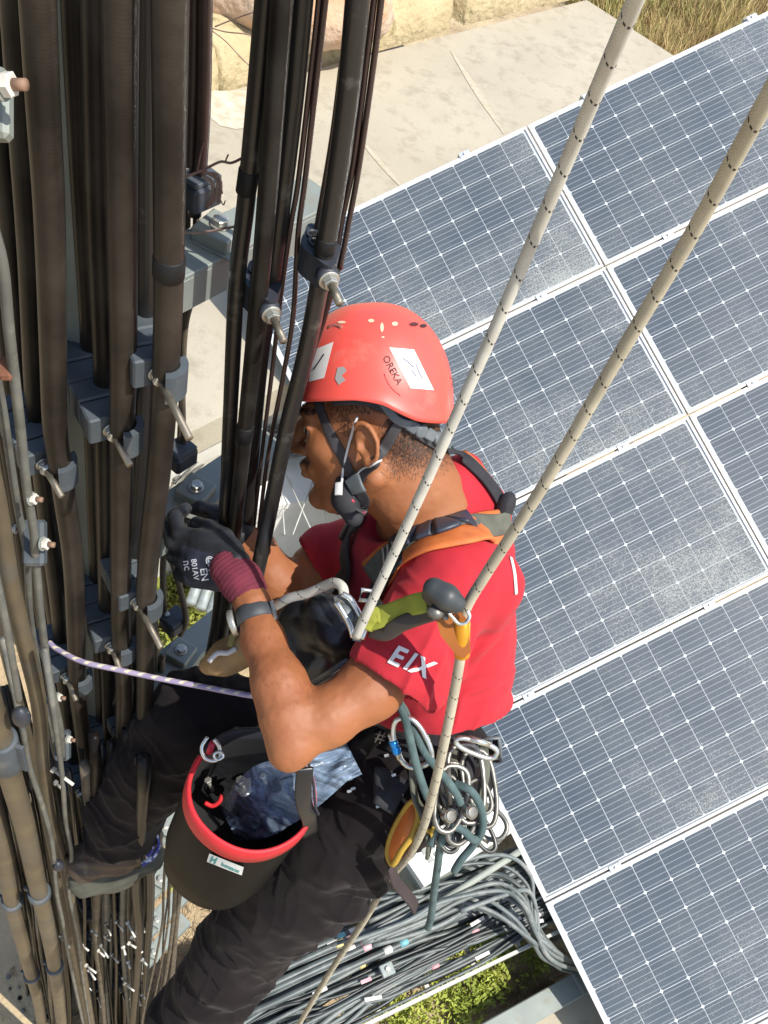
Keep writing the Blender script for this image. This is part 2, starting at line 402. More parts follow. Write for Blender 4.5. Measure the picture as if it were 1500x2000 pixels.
litter('dead_twigs', 'dead brown twigs scattered over the sandy soil', [gspot(400, 1800, .3), gspot(380, 1900, .3), gspot(1000, 1900, .3), gspot(600, 1850, .3), gspot(1080, 1960, .25), gspot(980, 1990, .3), gspot(330, 1950, .3)], m_twig, 1500, 21)

# ------------------------------------------------------------------ solar panels
PR = np.array([[0.8979711713637905, -0.43889637419107735, -0.031902164839081065], [0.4386690430453111, 0.8870413286584463, 0.1439692742411237], [-0.03488905377342657, -0.14327474995172995, 0.9890677934060228]])
PT = np.array([0.8643626155174897, 2.35019272413095, -5.601244431104732])
p_ex, p_ey, p_ez = dirw(PR[:, 0]), dirw(PR[:, 1]), dirw(PR[:, 2])
PW_, PH_ = 1.98, 1.01
m_frame = mat('anodised frame', (.80, .79, .76), .42, .3, (.66, .65, .62), scale=40, bump=.1)
m_back = mat('white backsheet', (.68, .72, .74), .5, 0, (.62, .66, .68), scale=6)
m_cell = mat('silicon cell', (.036, .058, .088), .4, 0, (.028, .045, .068), scale=2.2, spec=.25)
def cell_mat():       # thin silver bus bars printed across the cell
    m = m_cell; nt = m.node_tree; lk = nt.links.new; b = prin(m)
    uv = nn(nt, 'ShaderNodeUVMap'); w = nn(nt, 'ShaderNodeSeparateXYZ'); lk(uv.outputs[0], w.inputs[0])
    mu = nn(nt, 'ShaderNodeMath', operation='MULTIPLY'); mu.inputs[1].default_value = 5; lk(w.outputs[1], mu.inputs[0])
    fr = nn(nt, 'ShaderNodeMath', operation='FRACT'); lk(mu.outputs[0], fr.inputs[0])
    su = nn(nt, 'ShaderNodeMath', operation='SUBTRACT'); su.inputs[1].default_value = .5; lk(fr.outputs[0], su.inputs[0])
    ab = nn(nt, 'ShaderNodeMath', operation='ABSOLUTE'); lk(su.outputs[0], ab.inputs[0])
    lt = nn(nt, 'ShaderNodeMath', operation='LESS_THAN'); lt.inputs[1].default_value = .048; lk(ab.outputs[0], lt.inputs[0])
    src = b.inputs['Base Color'].links[0].from_socket
    mx = nn(nt, 'ShaderNodeMix', data_type='RGBA'); mx.inputs[7].default_value = (.27, .30, .33, 1)
    lk(lt.outputs[0], mx.inputs[0]); lk(src, mx.inputs[6]); lk(mx.outputs[2], b.inputs['Base Color'])
cell_mat()
def glass_mat():
    m = bpy.data.materials.new('dusty glass'); m.use_nodes = True; nt = m.node_tree; nt.nodes.clear(); lk = nt.links.new
    out = nn(nt, 'ShaderNodeOutputMaterial'); tr = nn(nt, 'ShaderNodeBsdfTransparent'); gl = nn(nt, 'ShaderNodeBsdfGlossy'); gl.inputs['Roughness'].default_value = .07
    fr = nn(nt, 'ShaderNodeFresnel'); fr.inputs[0].default_value = 1.45
    m1 = nn(nt, 'ShaderNodeMixShader'); lk(fr.outputs[0], m1.inputs[0]); lk(tr.outputs[0], m1.inputs[1]); lk(gl.outputs[0], m1.inputs[2])
    df = nn(nt, 'ShaderNodeBsdfDiffuse'); df.inputs[0].default_value = (.56, .575, .53, 1)
    tc = nn(nt, 'ShaderNodeTexCoord'); oi = nn(nt, 'ShaderNodeObjectInfo'); ad = nn(nt, 'ShaderNodeVectorMath', operation='ADD')
    sc_ = nn(nt, 'ShaderNodeMath', operation='MULTIPLY'); sc_.inputs[1].default_value = 31; lk(oi.outputs['Random'], sc_.inputs[0])
    lk(tc.outputs['Object'], ad.inputs[0]); lk(sc_.outputs[0], ad.inputs[1])
    big = nn(nt, 'ShaderNodeTexNoise'); big.inputs['Scale'].default_value = 1.6; big.inputs['Detail'].default_value = 4; lk(ad.outputs[0], big.inputs[0])
    fine = nn(nt, 'ShaderNodeTexNoise'); fine.inputs['Scale'].default_value = 120; fine.inputs['Detail'].default_value = 4; fine.inputs['Roughness'].default_value = .8; lk(ad.outputs[0], fine.inputs[0])
    f2 = nn(nt, 'ShaderNodeTexNoise'); f2.inputs['Scale'].default_value = 9; f2.inputs['Detail'].default_value = 3; lk(ad.outputs[0], f2.inputs[0])
    # threshold for the specks falls where the dirt gathers (lower edge and one end of the panel)
    uv = nn(nt, 'ShaderNodeUVMap'); sp_ = nn(nt, 'ShaderNodeSeparateXYZ'); lk(uv.outputs[0], sp_.inputs[0])
    yp = nn(nt, 'ShaderNodeMapRange'); yp.inputs[1].default_value = .55; yp.inputs[2].default_value = 0.0; yp.inputs[3].default_value = 0; yp.inputs[4].default_value = .085; lk(sp_.outputs[1], yp.inputs[0])
    xp = nn(nt, 'ShaderNodeMapRange'); xp.inputs[1].default_value = .1; xp.inputs[2].default_value = 1.0; xp.inputs[3].default_value = -.05; xp.inputs[4].default_value = .045; lk(sp_.outputs[0], xp.inputs[0])
    a1 = nn(nt, 'ShaderNodeMath', operation='ADD'); lk(yp.outputs[0], a1.inputs[0]); lk(xp.outputs[0], a1.inputs[1])
    b1 = nn(nt, 'ShaderNodeMapRange'); b1.inputs[1].default_value = .3; b1.inputs[2].default_value = .7; b1.inputs[3].default_value = -.05; b1.inputs[4].default_value = .07; lk(big.outputs[0], b1.inputs[0])
    b2 = nn(nt, 'ShaderNodeMapRange'); b2.inputs[1].default_value = .3; b2.inputs[2].default_value = .7; b2.inputs[3].default_value = -.03; b2.inputs[4].default_value = .03; lk(f2.outputs[0], b2.inputs[0])
    a2 = nn(nt, 'ShaderNodeMath', operation='ADD'); lk(a1.outputs[0], a2.inputs[0]); lk(b1.outputs[0], a2.inputs[1])
    a3 = nn(nt, 'ShaderNodeMath', operation='ADD'); lk(a2.outputs[0], a3.inputs[0]); lk(b2.outputs[0], a3.inputs[1])
    a4 = nn(nt, 'ShaderNodeMath', operation='ADD'); lk(a3.outputs[0], a4.inputs[0]); lk(fine.outputs[0], a4.inputs[1])
    th = nn(nt, 'ShaderNodeMapRange'); th.inputs[1].default_value = .575; th.inputs[2].default_value = .69; th.inputs[3].default_value = .0; th.inputs[4].default_value = .55; lk(a4.outputs[0], th.inputs[0])
    # an even film of dust that is thicker away from the clean end
    film = nn(nt, 'ShaderNodeMapRange'); film.inputs[1].default_value = -.1; film.inputs[2].default_value = .14; film.inputs[3].default_value = .05; film.inputs[4].default_value = .17; lk(a3.outputs[0], film.inputs[0])
    mxx = nn(nt, 'ShaderNodeMath', operation='MAXIMUM'); lk(th.outputs[0], mxx.inputs[0]); lk(film.outputs[0], mxx.inputs[1])
    m2 = nn(nt, 'ShaderNodeMixShader'); lk(mxx.outputs[0], m2.inputs[0]); lk(m1.outputs[0], m2.inputs[1]); lk(df.outputs[0], m2.inputs[2]); lk(m2.outputs[0], out.inputs[0])
    return m
m_glass = glass_mat()
X, Y, Z = Vector((1, 0, 0)), Vector((0, 1, 0)), Vector((0, 0, 1))
def make_panel(Mw, label):
    t = thing('solar_panel', label, 'solar panel', None, 'solar panels of the tilted array', M=Mw)
    w, h = 1.97, 1.0; fw = .016
    def loc(mb): 
        for i, v in enumerate(mb.v): mb.v[i] = Mw @ v
        return mb
    for (c, hx, hy) in (((w / 2, -fw / 2, 0), w / 2, fw / 2), ((w / 2, -h + fw / 2, 0), w / 2, fw / 2), ((fw / 2, -h / 2, 0), fw / 2, h / 2 - fw - .001), ((w - fw / 2, -h / 2, 0), fw / 2, h / 2 - fw - .001)):
        mb = MB(); mb.box((c[0], c[1], -.015), X * hx, Y * hy, Z * .02, .002); loc(mb).build('frame_rail', m_frame, t)
    mb = MB(); mb.box((w / 2, -h / 2, -.008), X * (w / 2 - fw), Y * (h / 2 - fw), Z * .003); loc(mb).build('backsheet', m_back, t)
    cs = .1575; px_ = (w - 2 * fw - .03) / 12; py_ = (h - 2 * fw - .016) / 6
    px_, py_ = min(px_, .1595), min(py_, .1595); mx_, my_ = (w - 12 * px_) / 2, (h - 6 * py_) / 2
    hx, hy = px_ / 2 - .0019, py_ / 2 - .0019; k = .0085
    oct_ = [(-hx + k, -hy), (hx - k, -hy), (hx, -hy + k), (hx, hy - k), (hx - k, hy), (-hx + k, hy), (-hx, hy - k), (-hx, -hy + k)]
    me = None
    for j in range(6):
        for i in range(12):
            cx, cy = mx_ + (i + .5) * px_, -my_ - (j + .5) * py_
            if me is None:
                mb = MB(); vs = [(a, b, 0) for a, b in oct_] + [(a, b, -.0008) for a, b in oct_]
                mb.add([Mw @ (Vector(v) + Vector((0, 0, -.0035))) for v in vs], [tuple(range(8))] + [(q, q + 8, (q + 1) % 8 + 8, (q + 1) % 8) for q in range(8)],
                       [[(a / hx / 2 + .5, b / hy / 2 + .5) for a, b in oct_]] + [[(0, .1)] * 4] * 8, smooth=False)
                o = mb.build('solar_cell', m_cell, t); me = o.data
            else:
                o = bpy.data.objects.new('solar_cell', me); COL.objects.link(o); o.parent = t
            o.location = (cx, cy, 0)
    mb = MB(); vs = [(fw, -h + fw, -.001), (w - fw, -h + fw, -.001), (w - fw, -fw, -.001), (fw, -fw, -.001)]
    mb.add([Mw @ Vector(v) for v in vs], [(0, 1, 2, 3)], [[(0, 0), (1, 0), (1, 1), (0, 1)]], smooth=False); mb.build('glass', m_glass, t)
    return t
org = W(PT)
base_m = lambda u, v: frame_m(org + p_ex * (v * PW_ + .005) - p_ey * (u * PH_ + .005), p_ex, p_ey, p_ez)
PLAB = {(0, -1): 'tilted blue solar panel at the head of the left column, beside the red helmet', (1, -1): 'second solar panel down the left column, right of the red helmet',
        (2, -1): 'third solar panel down the left column, behind the red shirt shoulder', (3, -1): 'fourth solar panel down the left column, behind the carabiners at the hip',
        (4, -1): 'fifth solar panel down the left column, its corner above the loose cable loops', (5, -1): 'lowest solar panel of the left column, cut by the bottom edge',
        (0, 0): 'dusty solar panel at the head of the right column, next to the dry grass', (1, 0): 'second solar panel down the right column, crossed by the right rope',
        (2, 0): 'third solar panel down the right column, at the right edge of the photo', (3, 0): 'fourth solar panel of the right column, mostly outside the right edge'}
P0 = None
for (u, v), lab in PLAB.items():
    if P0 is None: P0 = make_panel(base_m(u, v), lab)
    else:
        c = copy_tree(P0, base_m(u, v)); c['label'] = lab
# rails under the panels, posts and clamps
m_galv = mat('galvanised steel', (.36, .40, .38), .5, .35, (.27, .31, .30), scale=9, bump=.15, bscale=60, dust=(.22, .22, .18), dscale=14, dlo=.5, dhi=.75, rvar=.1)
for v, lab in ((-1.75, 'left'), (-1.2, 'second'), (-.55, 'third'), (-.1, 'fourth')): pass
rk = 0
RL = ['first steel rail under the left column of panels', 'second steel rail under the left column of panels', 'first steel rail under the right column of panels', 'second steel rail under the right column of panels']
for v in (-1.55, -.42, .42, 1.55):
    a = org + p_ex * v + p_ey * .04 - p_ez * .075; b = org + p_ex * v - p_ey * 6.10 - p_ez * .075
    t = thing('panel_rack', RL[rk], 'panel rack', b, 'steel racks under the solar panels'); rk += 1
    mb = MB(); mb.box((a + b) / 2, p_ex * .022, (a - b) / 2, p_ez * .037); mb.build('rail', m_galv, t)
    for k in (.1, .5, .9):
        q = a.lerp(b, k) - p_ez * .05
        mb = MB(); mb.box((q.x, q.y, q.z / 2 - .02), X * .03, Y * .03, Z * (q.z / 2 + .02)); mb.build('post', m_galv, t)
m_clampal = mat('bright aluminium clamp', (.85, .85, .83), .35, .6, (.7, .7, .68), scale=50)
cg = None; LW = {0: 'top edge', 1: 'first', 2: 'second', 3: 'third', 4: 'fourth', 5: 'fifth'}
for col, vv, cn in ((-1, (-1.55, -.42), 'left'), (0, (.42, 1.55), 'right')):
    for u in range(0, 6 if col < 0 else 4):
        for kk, v in enumerate(vv):
            o_ = org + p_ex * v - p_ey * (u * PH_) + p_ez * .004
            M_ = frame_m(o_, p_ex, p_ey, p_ez)
            lab = 'small silver clamp at the %s of the %s panel column, on the %s rail' % ('top edge' if u == 0 else LW[u] + ' seam', cn, ('left', 'right')[kk])
            if cg is None:
                cg = thing('panel_clamp', lab, 'clamp', None, 'clamps between the solar panels', M=M_)
                mb = MB(); mb.box(M_ @ Vector((0, 0, .004)), p_ex * .034, p_ey * .017, p_ez * .0035, .001); mb.build('clamp_plate', m_clampal, cg)
                mb = MB(); mb.lathe(M_ @ Vector((0, 0, .0075)), p_ez, [(.008, 0), (.008, .006), (.0065, .0075)], 12); mb.build('bolt_head', m_clampal, cg)
            else:
                c = copy_tree(cg, M_); c['label'] = lab
# ------------------------------------------------------------------ tower: beams, legs
m_beam = mat('green grey galvanised beam', (.27, .30, .27), .6, .2, (.22, .25, .23), scale=7, bump=.12, bscale=70, dust=(.24, .23, .18), dscale=12, dlo=.52, dhi=.72)
m_rust = mat('rust', (.22, .09, .05), .9, 0, (.12, .05, .03), scale=20, bump=.3)
m_bolt = mat('zinc bolt', (.55, .55, .50), .38, .7, (.40, .39, .34), scale=60, bump=.1)
m_white = mat('weathered white paint', (.68, .66, .60), .6, 0, (.50, .47, .40), scale=12, bump=.05)
BX0, BX1 = np.array([-.352, .885]), np.array([-.242, 1.125])
bd = Vector((*(BX1 - BX0), 0)).normalized(); bn = Vector((bd.y, -bd.x, 0))
LEV = [.75, 1.285, 1.86, 2.43, 3.0, 3.57, 4.14, 4.71]
ORD = ['topmost', 'second', 'third', 'fourth', 'fifth', 'sixth', 'seventh', 'lowest']
WHERE = ['behind the right cable group', 'just above the black glove', 'left of the bent knee', 'behind the boot', 'below the boot', 'far below the boot', 'near the tower foot', 'close to the ground']
M_unit = Matrix.Identity(4)
def hexbolt(mb, c, ax, r, h, sh=0): mb.hexa(c, ax, r, h)
proto_beam = None
for i, h in enumerate(LEV):
    a = Vector((*BX0, HC - h)) - bd * .05; b = Vector((*BX1, HC - h)) + bd * .015
    lab = 'grey green steel cross beam of the tower, %s one, %s' % (ORD[i], WHERE[i])
    if i == 0:
        bt = thing('cross_beam', lab, 'steel beam', a, 'cross beams of the tower')
        mid = (a + b) / 2; hl = (b - a).length / 2
        mb = MB(); mb.box(mid, bd * hl, bn * .0345, Z * .0035, .0012); mb.build('top_flange', m_beam, bt)
        mb = MB(); mb.box(mid + bn * .031 - Z * .0295, bd * (hl - .001), bn * .0033, Z * .0258, .001); mb.build('side_flange', m_beam, bt)
        mb = MB(); mb.box(mid - bn * .031 - Z * .0295, bd * (hl - .001), bn * .0033, Z * .0258, .001); mb.build('side_flange', m_beam, bt)
        # square plate with a hexagon bolt on top of the beam
        q = Vector((*BX0, HC - h)) + bd * .075 + bn * .004 + Z * .0035
        rx = (Matrix.Rotation(.25, 3, 'Z') @ bd); ry = Vector((-rx.y, rx.x, 0))
        mb = MB(); mb.box(q + Z * .011, rx * .026, ry * .026, Z * .0105, .002); mb.build('square_washer', m_beam, bt)
        mb = MB(); mb.lathe(q + Z * .0218, Z, [(.0135, 0), (.0135, .0018), (.012, .002)], 20); mb.hexa(q + Z * .024, Z, .0105, .008); mb.build('hexagon_bolt', m_bolt, bt)
        mb = MB(); mb.box(q + rx * .012 - ry * .008 + Z * .0013, rx * .042, ry * .03, Z * .0012, .0006); mb.build('shim_plate', m_beam, bt)
        proto_beam = bt
    else:
        c = copy_tree(proto_beam, Matrix.Translation(a)); c['label'] = lab
for i, (x, y, lab) in enumerate(((-.44, .80, 'grey steel leg of the tower hidden behind the left cables'), (-.60, 1.16, 'far grey steel leg of the tower behind the inner cables'))):
    t = thing('tower_leg', lab, 'tower leg', (x, y, 0))
    mb = MB(); mb.box((x, y, HC / 2 + .6), X * .035, Y * .004, Z * (HC / 2 + .6)); mb.build('flange', m_beam, t)
    mb = MB(); mb.box((x - .031, y + .0405, HC / 2 + .6), X * .004, Y * .036, Z * (HC / 2 + .6)); mb.build('web', m_beam, t)
# ------------------------------------------------------------------ cables
BRN = (.100, .078, .056)
m_cab = mat('black cable sheath', (.014, .012, .011), .38, 0, (.009, .008, .007), scale=14, stretch=(1, 1, .06), bump=.08, bscale=140, spec=.2, dust=(.042, .038, .032), dscale=7, dlo=.45, dhi=.75, rvar=.08)
m_cab_in = mat('inner cable sheath', spec=.12, col=(.008, .007, .0065), rough=.42, metal=0, col2= (.005, .0045, .004), scale=14, stretch=(1, 1, .06), dust=(.02, .017, .014), dscale=7, dlo=.5, dhi=.75)  # darker than the outer sheath: shade of the gaps put into the colour
m_cabr = mat('weathered cable sheath', (.022, .021, .020), .34, 0, (.013, .012, .012), scale=16, stretch=(1, 1, .05), bump=.1, bscale=140, dust=(.12, .115, .10), dscale=22, dlo=.58, dhi=.78)
m_corr = mat('corrugated cable sheath', (.019, .015, .012), .40, 0, (.012, .010, .008), scale=10, stretch=(1, 1, .05), spec=.2, dust=(.046, .038, .030), dscale=6, dlo=.4, dhi=.66)
uvwave_bump(m_corr, 85, .12, .0005)
m_hose = mat('brown hose', (.135, .105, .062), .5, 0, (.085, .068, .045), scale=12, bump=.1, dust=(.10, .095, .08), dscale=8, dlo=.5, dhi=.7)
m_grey = mat('grey green cable', (.15, .155, .135), .55, 0, (.09, .09, .08), scale=14, dust=(.22, .2, .16), dscale=20, dlo=.5, dhi=.7)
m_brn = mat('brown cable', (.12, .095, .065), .6, 0, (.06, .05, .04), scale=14, dust=(.2, .17, .12), dscale=18, dlo=.5, dhi=.72)
m_redcab = mat('dark red brown cable', (.05, .028, .024), .4, 0, (.03, .018, .017), scale=14)
def cable(lab, D, r, pts, m, group=None, name='cable', cat='cable', up=.7, down=True, seg=14, n=8, off=(0, 0)):
    w = [VP(x + off[0], y + off[1], D[i] if isinstance(D, (list, tuple)) else D) for i, (x, y) in enumerate(pts)]
    path = cr(w, n)
    if up: path = [path[0] + Z * up] + path
    if down:
        e = path[-1]; path += [Vector((e.x, e.y, e.z * k)) for k in (.66, .33, 0.0)]
    mb = MB(); mb.tube(path, r, seg); return mb.build(name, m, tagd=(lab, cat, group))
cable('thick black cable in front of the clamp stack beside the cross beam', .70, .0150, [(332, -60), (331, 300), (327, 640), (312, 900), (287, 1130), (284, 1300), (283, 1420)], m_corr, name='feeder_cable')
cable('shiny black cable just left of the rightmost thick cable of the left bank', .765, .0118, [(290, -60), (287, 300), (285, 640), (276, 900), (262, 1100), (258, 1400)], m_cabr, name='feeder_cable')
cable('thick black cable in front of the middle clamp stack of the left bank', .70, .0150, [(234, -60), (236, 300), (241, 700), (238, 850), (236, 1150), (236, 1230), (243, 1350), (240, 1480)], m_corr, name='feeder_cable')
cable('second black cable behind the front cable of the middle stack', .752, .0145, [(190, -60), (192, 200), (196, 450), (205, 700), (206, 900), (208, 1100), (214, 1400)], m_cab, name='feeder_cable')
cable('third black cable in the row of the middle stack, curving left at the top', .80, .0142, [(146, -60), (156, 200), (168, 450), (178, 640), (185, 900), (192, 1150), (202, 1450)], m_cab, name='feeder_cable')
cable('fourth black cable at the back of the middle stack', .86, .0142, [(118, -60), (128, 200), (142, 450), (152, 640), (168, 900), (180, 1150), (195, 1450)], m_cab_in, name='feeder_cable')
cable('thick brownish black cable in front of the left clamp stack', .70, .0152, [(70, -60), (84, 200), (97, 430), (104, 700), (108, 840), (125, 960), (143, 1100), (149, 1250), (151, 1350), (168, 1480), (180, 1600)], m_corr, name='feeder_cable')
cable('second black cable behind the front cable of the left stack', .755, .0145, [(28, -60), (45, 250), (60, 500), (72, 800), (92, 1000), (116, 1200), (132, 1400), (165, 1600)], m_cab, name='feeder_cable')
cable('third black cable of the left stack near the left edge', .81, .0142, [(-22, -60), (10, 300), (35, 600), (55, 850), (84, 1050), (112, 1250), (140, 1450)], m_cab, name='feeder_cable')
cable('fourth black cable of the left stack at the left edge', .86, .0142, [(-70, -60), (-20, 300), (10, 600), (35, 850), (62, 1050), (96, 1300), (126, 1500)], m_cab_in, name='feeder_cable')
rr = random.Random(5)
for k in range(26):          # deeper cables of the bank, seen only as dark stripes between the front ones
    x = -120 + (k % 13) * 32 + rr.uniform(-8, 8); D = (.95, 1.06)[k // 13] + rr.uniform(-.02, .02)
    if x > 262: continue
    j = lambda s: rr.uniform(-s, s)
    cable('dark cable deep inside the left bank behind the front rows', D, rr.uniform(.011, .0145), [(x, -60), (x + (250 - x) * .13 + j(6), 300), (x + (250 - x) * .28 + j(6), 700), (x + (250 - x) * .44 + j(6), 1100), (x + (250 - x) * .60 + j(4), 1500)], m_cab_in, 'inner cables of the left bank', name='inner_cable', n=5, seg=10)
m_tape = mat('black tape', (.010, .010, .011), .6, 0, (.006, .006, .007), spec=.3)
# right group, in front of the face
cable('leftmost black cable of the bundle held by the glove', .87, .0104, [(522, -40), (500, 200), (480, 400), (462, 560), (450, 800), (440, 1000), (425, 1200), (400, 1330)], m_cabr, name='feeder_cable', down=False)
cable('second black cable of the bundle held by the glove, left of the thick one', .86, .0112, [(553, -40), (536, 200), (521, 400), (503, 600), (483, 800), (462, 1000), (446, 1150), (420, 1340)], m_cab, name='feeder_cable', down=False)
cable('thick black cable with white scratches near its middle, left of the thin pair', .895, .0118, [(592, -40), (571, 200), (548, 400), (526, 580), (508, 700), (490, 900), (474, 1100), (440, 1340)], m_cabr, name='feeder_cable', down=False)
cable('thick grey black cable crossing the front of the face', [.87, .87, .87, .87, .865, .84, .79, .77], .0116, [(702, -40), (678, 200), (645, 430), (604, 660), (562, 830), (531, 980), (503, 1115), (470, 1250)], m_cabr, name='feeder_cable', down=False)
cable('thin dark cable left of the thin pair in front of the helmet', .90, .0032, [(627, -40), (610, 120), (583, 350), (568, 440), (548, 580), (532, 720), (510, 900), (490, 1080)], m_redcab, name='thin_cable', down=False, seg=8)
cable('thin dark cable right of the thin pair in front of the helmet', .90, .0034, [(640, -40), (622, 120), (596, 350), (582, 460), (572, 620), (552, 740), (522, 900), (500, 1080)], m_redcab, name='thin_cable', down=False, seg=8)
cable('thin dark cable right behind the thick cable that crosses the face', .90, .0034, [(735, -40), (716, 120), (690, 320), (668, 430), (655, 520)], m_redcab, name='thin_cable', down=False, seg=8)
cable('outermost thin dark cable on the right of the right bundle', .90, .0034, [(749, -40), (730, 120), (702, 320), (682, 430), (664, 525)], m_redcab, name='thin_cable', down=False, seg=8)
cable('thin brown cable hidden along the left of the face cable', .91, .0032, [(668, 120), (650, 260), (630, 380), (617, 450)], m_redcab, name='thin_cable', down=False, up=0, seg=8)
cable('medium dark cable below the right clamp, next to the helmet visor', [.90, .90, .90, .88, .84, .81, .79], .0075, [(655, 520), (626, 625), (583, 760), (548, 880), (528, 980), (508, 1080), (484, 1220)], m_cab, name='feeder_cable', down=False, up=0)
# thin cables just right of the left bank
cable('dark brown cable going down to the small clamp above the top beam', .97, .0068, [(379, -40), (377, 150), (372, 310), (368, 400)], m_redcab, name='thin_cable', down=False, seg=10)
cable('second dark brown cable beside it above the top beam, further right', .97, .0085, [(401, -40), (398, 200), (390, 345), (380, 420)], m_redcab, name='thin_cable', down=False, seg=10)
cable('thin straight brown cable below the top cross beam', 1.0, .0050, [(366, 400), (364, 560), (358, 700), (350, 880)], m_brn, name='thin_cable', down=False, up=0, seg=8)
cable('thin slanting brown cable below the top cross beam', 1.0, .0048, [(384, 400), (378, 560), (362, 640), (357, 760), (360, 880)], m_brn, name='thin_cable', down=False, up=0, seg=8)
cable('bent grey cable loop hanging under the second beam', .93, .0062, [(338, 1020), (334, 1080), (352, 1150), (363, 1210), (352, 1240)], m_brn, name='thin_cable', down=False, up=0, seg=10)
cable('straight grey cable under the second beam beside the bent one', .93, .0062, [(325, 1030), (318, 1110), (320, 1180), (322, 1230)], m_brn, name='thin_cable', down=False, up=0, seg=10)
cable('grey green cable standing beside the shin, left of the knee', .90, .0065, [(300, 1180), (306, 1260), (304, 1330), (300, 1420), (296, 1500)], m_grey, name='thin_cable', down=True, up=0, seg=10)
cable('brown cable behind the knee at the tower side', .90, .0060, [(318, 1280), (312, 1350), (306, 1450), (300, 1520)], m_brn, name='thin_cable', down=True, up=0, seg=10)
# far left: grey cables and brown hoses
cable('grey green cable running down the left edge to the dark connector', .60, .0056, [(-22, 420), (5, 520), (18, 650), (38, 820), (52, 950), (66, 1040), (70, 1100), (82, 1220), (98, 1330), (118, 1420), (123, 1480)], m_grey, name='thin_cable', down=False)
cable('second grey green cable bending along the left edge', .62, .0050, [(-30, 640), (2, 780), (20, 900), (36, 1000), (52, 1080), (58, 1190), (72, 1290), (92, 1400), (110, 1480)], m_grey, name='thin_cable', down=False)
cable('thin grey cable in front of the left hoses with a dark end cap', .50, .0048, [(-25, 1050), (8, 1200), (26, 1300), (38, 1370)], m_grey, name='thin_cable', down=False)
cable('twisted grey cable hanging beside the brown hoses', .53, .0052, [(45, 1430), (58, 1500), (78, 1560), (96, 1620), (104, 1665), (110, 1740), (122, 1800), (130, 1850)], m_grey, name='thin_cable', up=.3)
cable('wavy grey cable left of the boot', .56, .0046, [(112, 1440), (122, 1520), (128, 1600), (140, 1670), (134, 1740), (152, 1830), (160, 1900), (172, 1980)], m_grey, name='thin_cable', up=.3)
cable('brown hose rising along the left edge beside the grey cables', .575, .0125, [(-40, 850), (-8, 980), (20, 1140), (52, 1270), (76, 1380), (84, 1500), (100, 1600), (124, 1680)], m_hose, name='hose', cat='hose')
cable('slim brown hose further back along the left edge', .62, .0105, [(-60, 1000), (-15, 1150), (20, 1300), (60, 1450), (90, 1600)], m_hose, name='hose', cat='hose')
cable('thick brown hose in front of the left edge, right one of the pair', .50, .0190, [(-32, 1330), (0, 1440), (22, 1520), (50, 1620), (77, 1745), (90, 1800), (106, 1885), (116, 1960), (128, 2060)], m_hose, name='hose', cat='hose', seg=20)
cable('thick brown hose in front of the left edge, left one of the pair', .50, .0190, [(-50, 1440), (-20, 1560), (8, 1660), (24, 1760), (42, 1830), (62, 1905), (76, 1960), (90, 2060)], m_hose, name='hose', cat='hose', seg=20)
for k, (x, y) in enumerate(((318, 1700), (330, 1700), (341, 1700), (347, 1720), (352, 1700), (326, 1720))):
    cable('thin brown cable hanging below the boot between boot and bucket', .60 + .01 * k, (.0035, .003, .0055, .006, .004, .003)[k], [(x + 4, y - 10), (x + 1, y + 40), (x - 2 - k, y + 110), (x - 22 + k * 2, y + 210), (x - 40 + k * 3, y + 290)], m_brn, 'thin cables hanging under the boot', name='thin_cable', up=0, seg=8)
rr = random.Random(15)
for k in range(56):      # the messy runs of small cables low on the tower, beside and under the boot
    x = rr.uniform(-20, 290); y = 1540 + rr.uniform(-60, 60); D = rr.uniform(.60, .80)
    q = [(x, y)]
    for s in range(5): q.append((q[-1][0] + (250 - q[-1][0]) * .07 + rr.uniform(-9, 9), q[-1][1] + 95))
    cable('small cable among the tangle low on the tower', D, rr.choice([.004, .006, .008, .011, .0125]), q, rr.choice([m_grey, m_brn, m_cab_in, m_cab, m_cabr]), 'small cables low on the tower', name='small_cable', up=.5 if x < 60 else .15, seg=8, n=4)
def wrap(x, y, D, r, ln, m, par, nm='tape_wrap'):
    a, b = VP(x, y, D), VP(x + (250 - x) * .01, y + 16, D); d = (b - a).normalized(); mb = MB(); mb.tube([a, a + d * .001, a + d * (ln - .001), a + d * ln], [r, r + .001, r + .001, r], 14); mb.build(nm, m, par)
fc = [o for o in COL.objects if o.name.startswith('feeder_cable')]
def near(lab): return [o for o in fc if lab in o.get('label', '')][0]
wrap(331, 500, .70, .0151, .025, m_tape, near('beside the cross beam'))
wrap(640, 462, .87, .0118, .02, m_tape, near('crossing the front of the face')); wrap(487, 330, .87, .0106, .03, m_tape, near('leftmost black cable')); wrap(480, 830, .86, .0114, .03, m_tape, near('second black cable of the bundle'))
m_pr = mat('white cable print', (.62, .62, .58), .7)
lc = near('leftmost black cable'); vf = dirw((0, 0, 1))
for (x0, y0, x1, y1) in ((450, 535, 474, 538), (452, 545, 464, 546), (453, 553, 462, 552), (458, 560, 460, 563), (452, 536, 452, 548)):
    a, b = VP(x0, y0, .87) + vf * .0112, VP(x1, y1, .87) + vf * .0112; mb = MB(); mb.cyl(a, b, .0008, 6); mb.build('printed_mark', m_pr, lc)
c3_ = near('thick black cable with white scratches')
for (x0, y0, x1, y1) in ((551, 299, 558, 301), (547, 320, 552, 321)):
    a, b = VP(x0, y0, .895) + vf * .0122, VP(x1, y1, .895) + vf * .0122; mb = MB(); mb.cyl(a, b, .0007, 6); mb.build('printed_mark', m_pr, c3_)
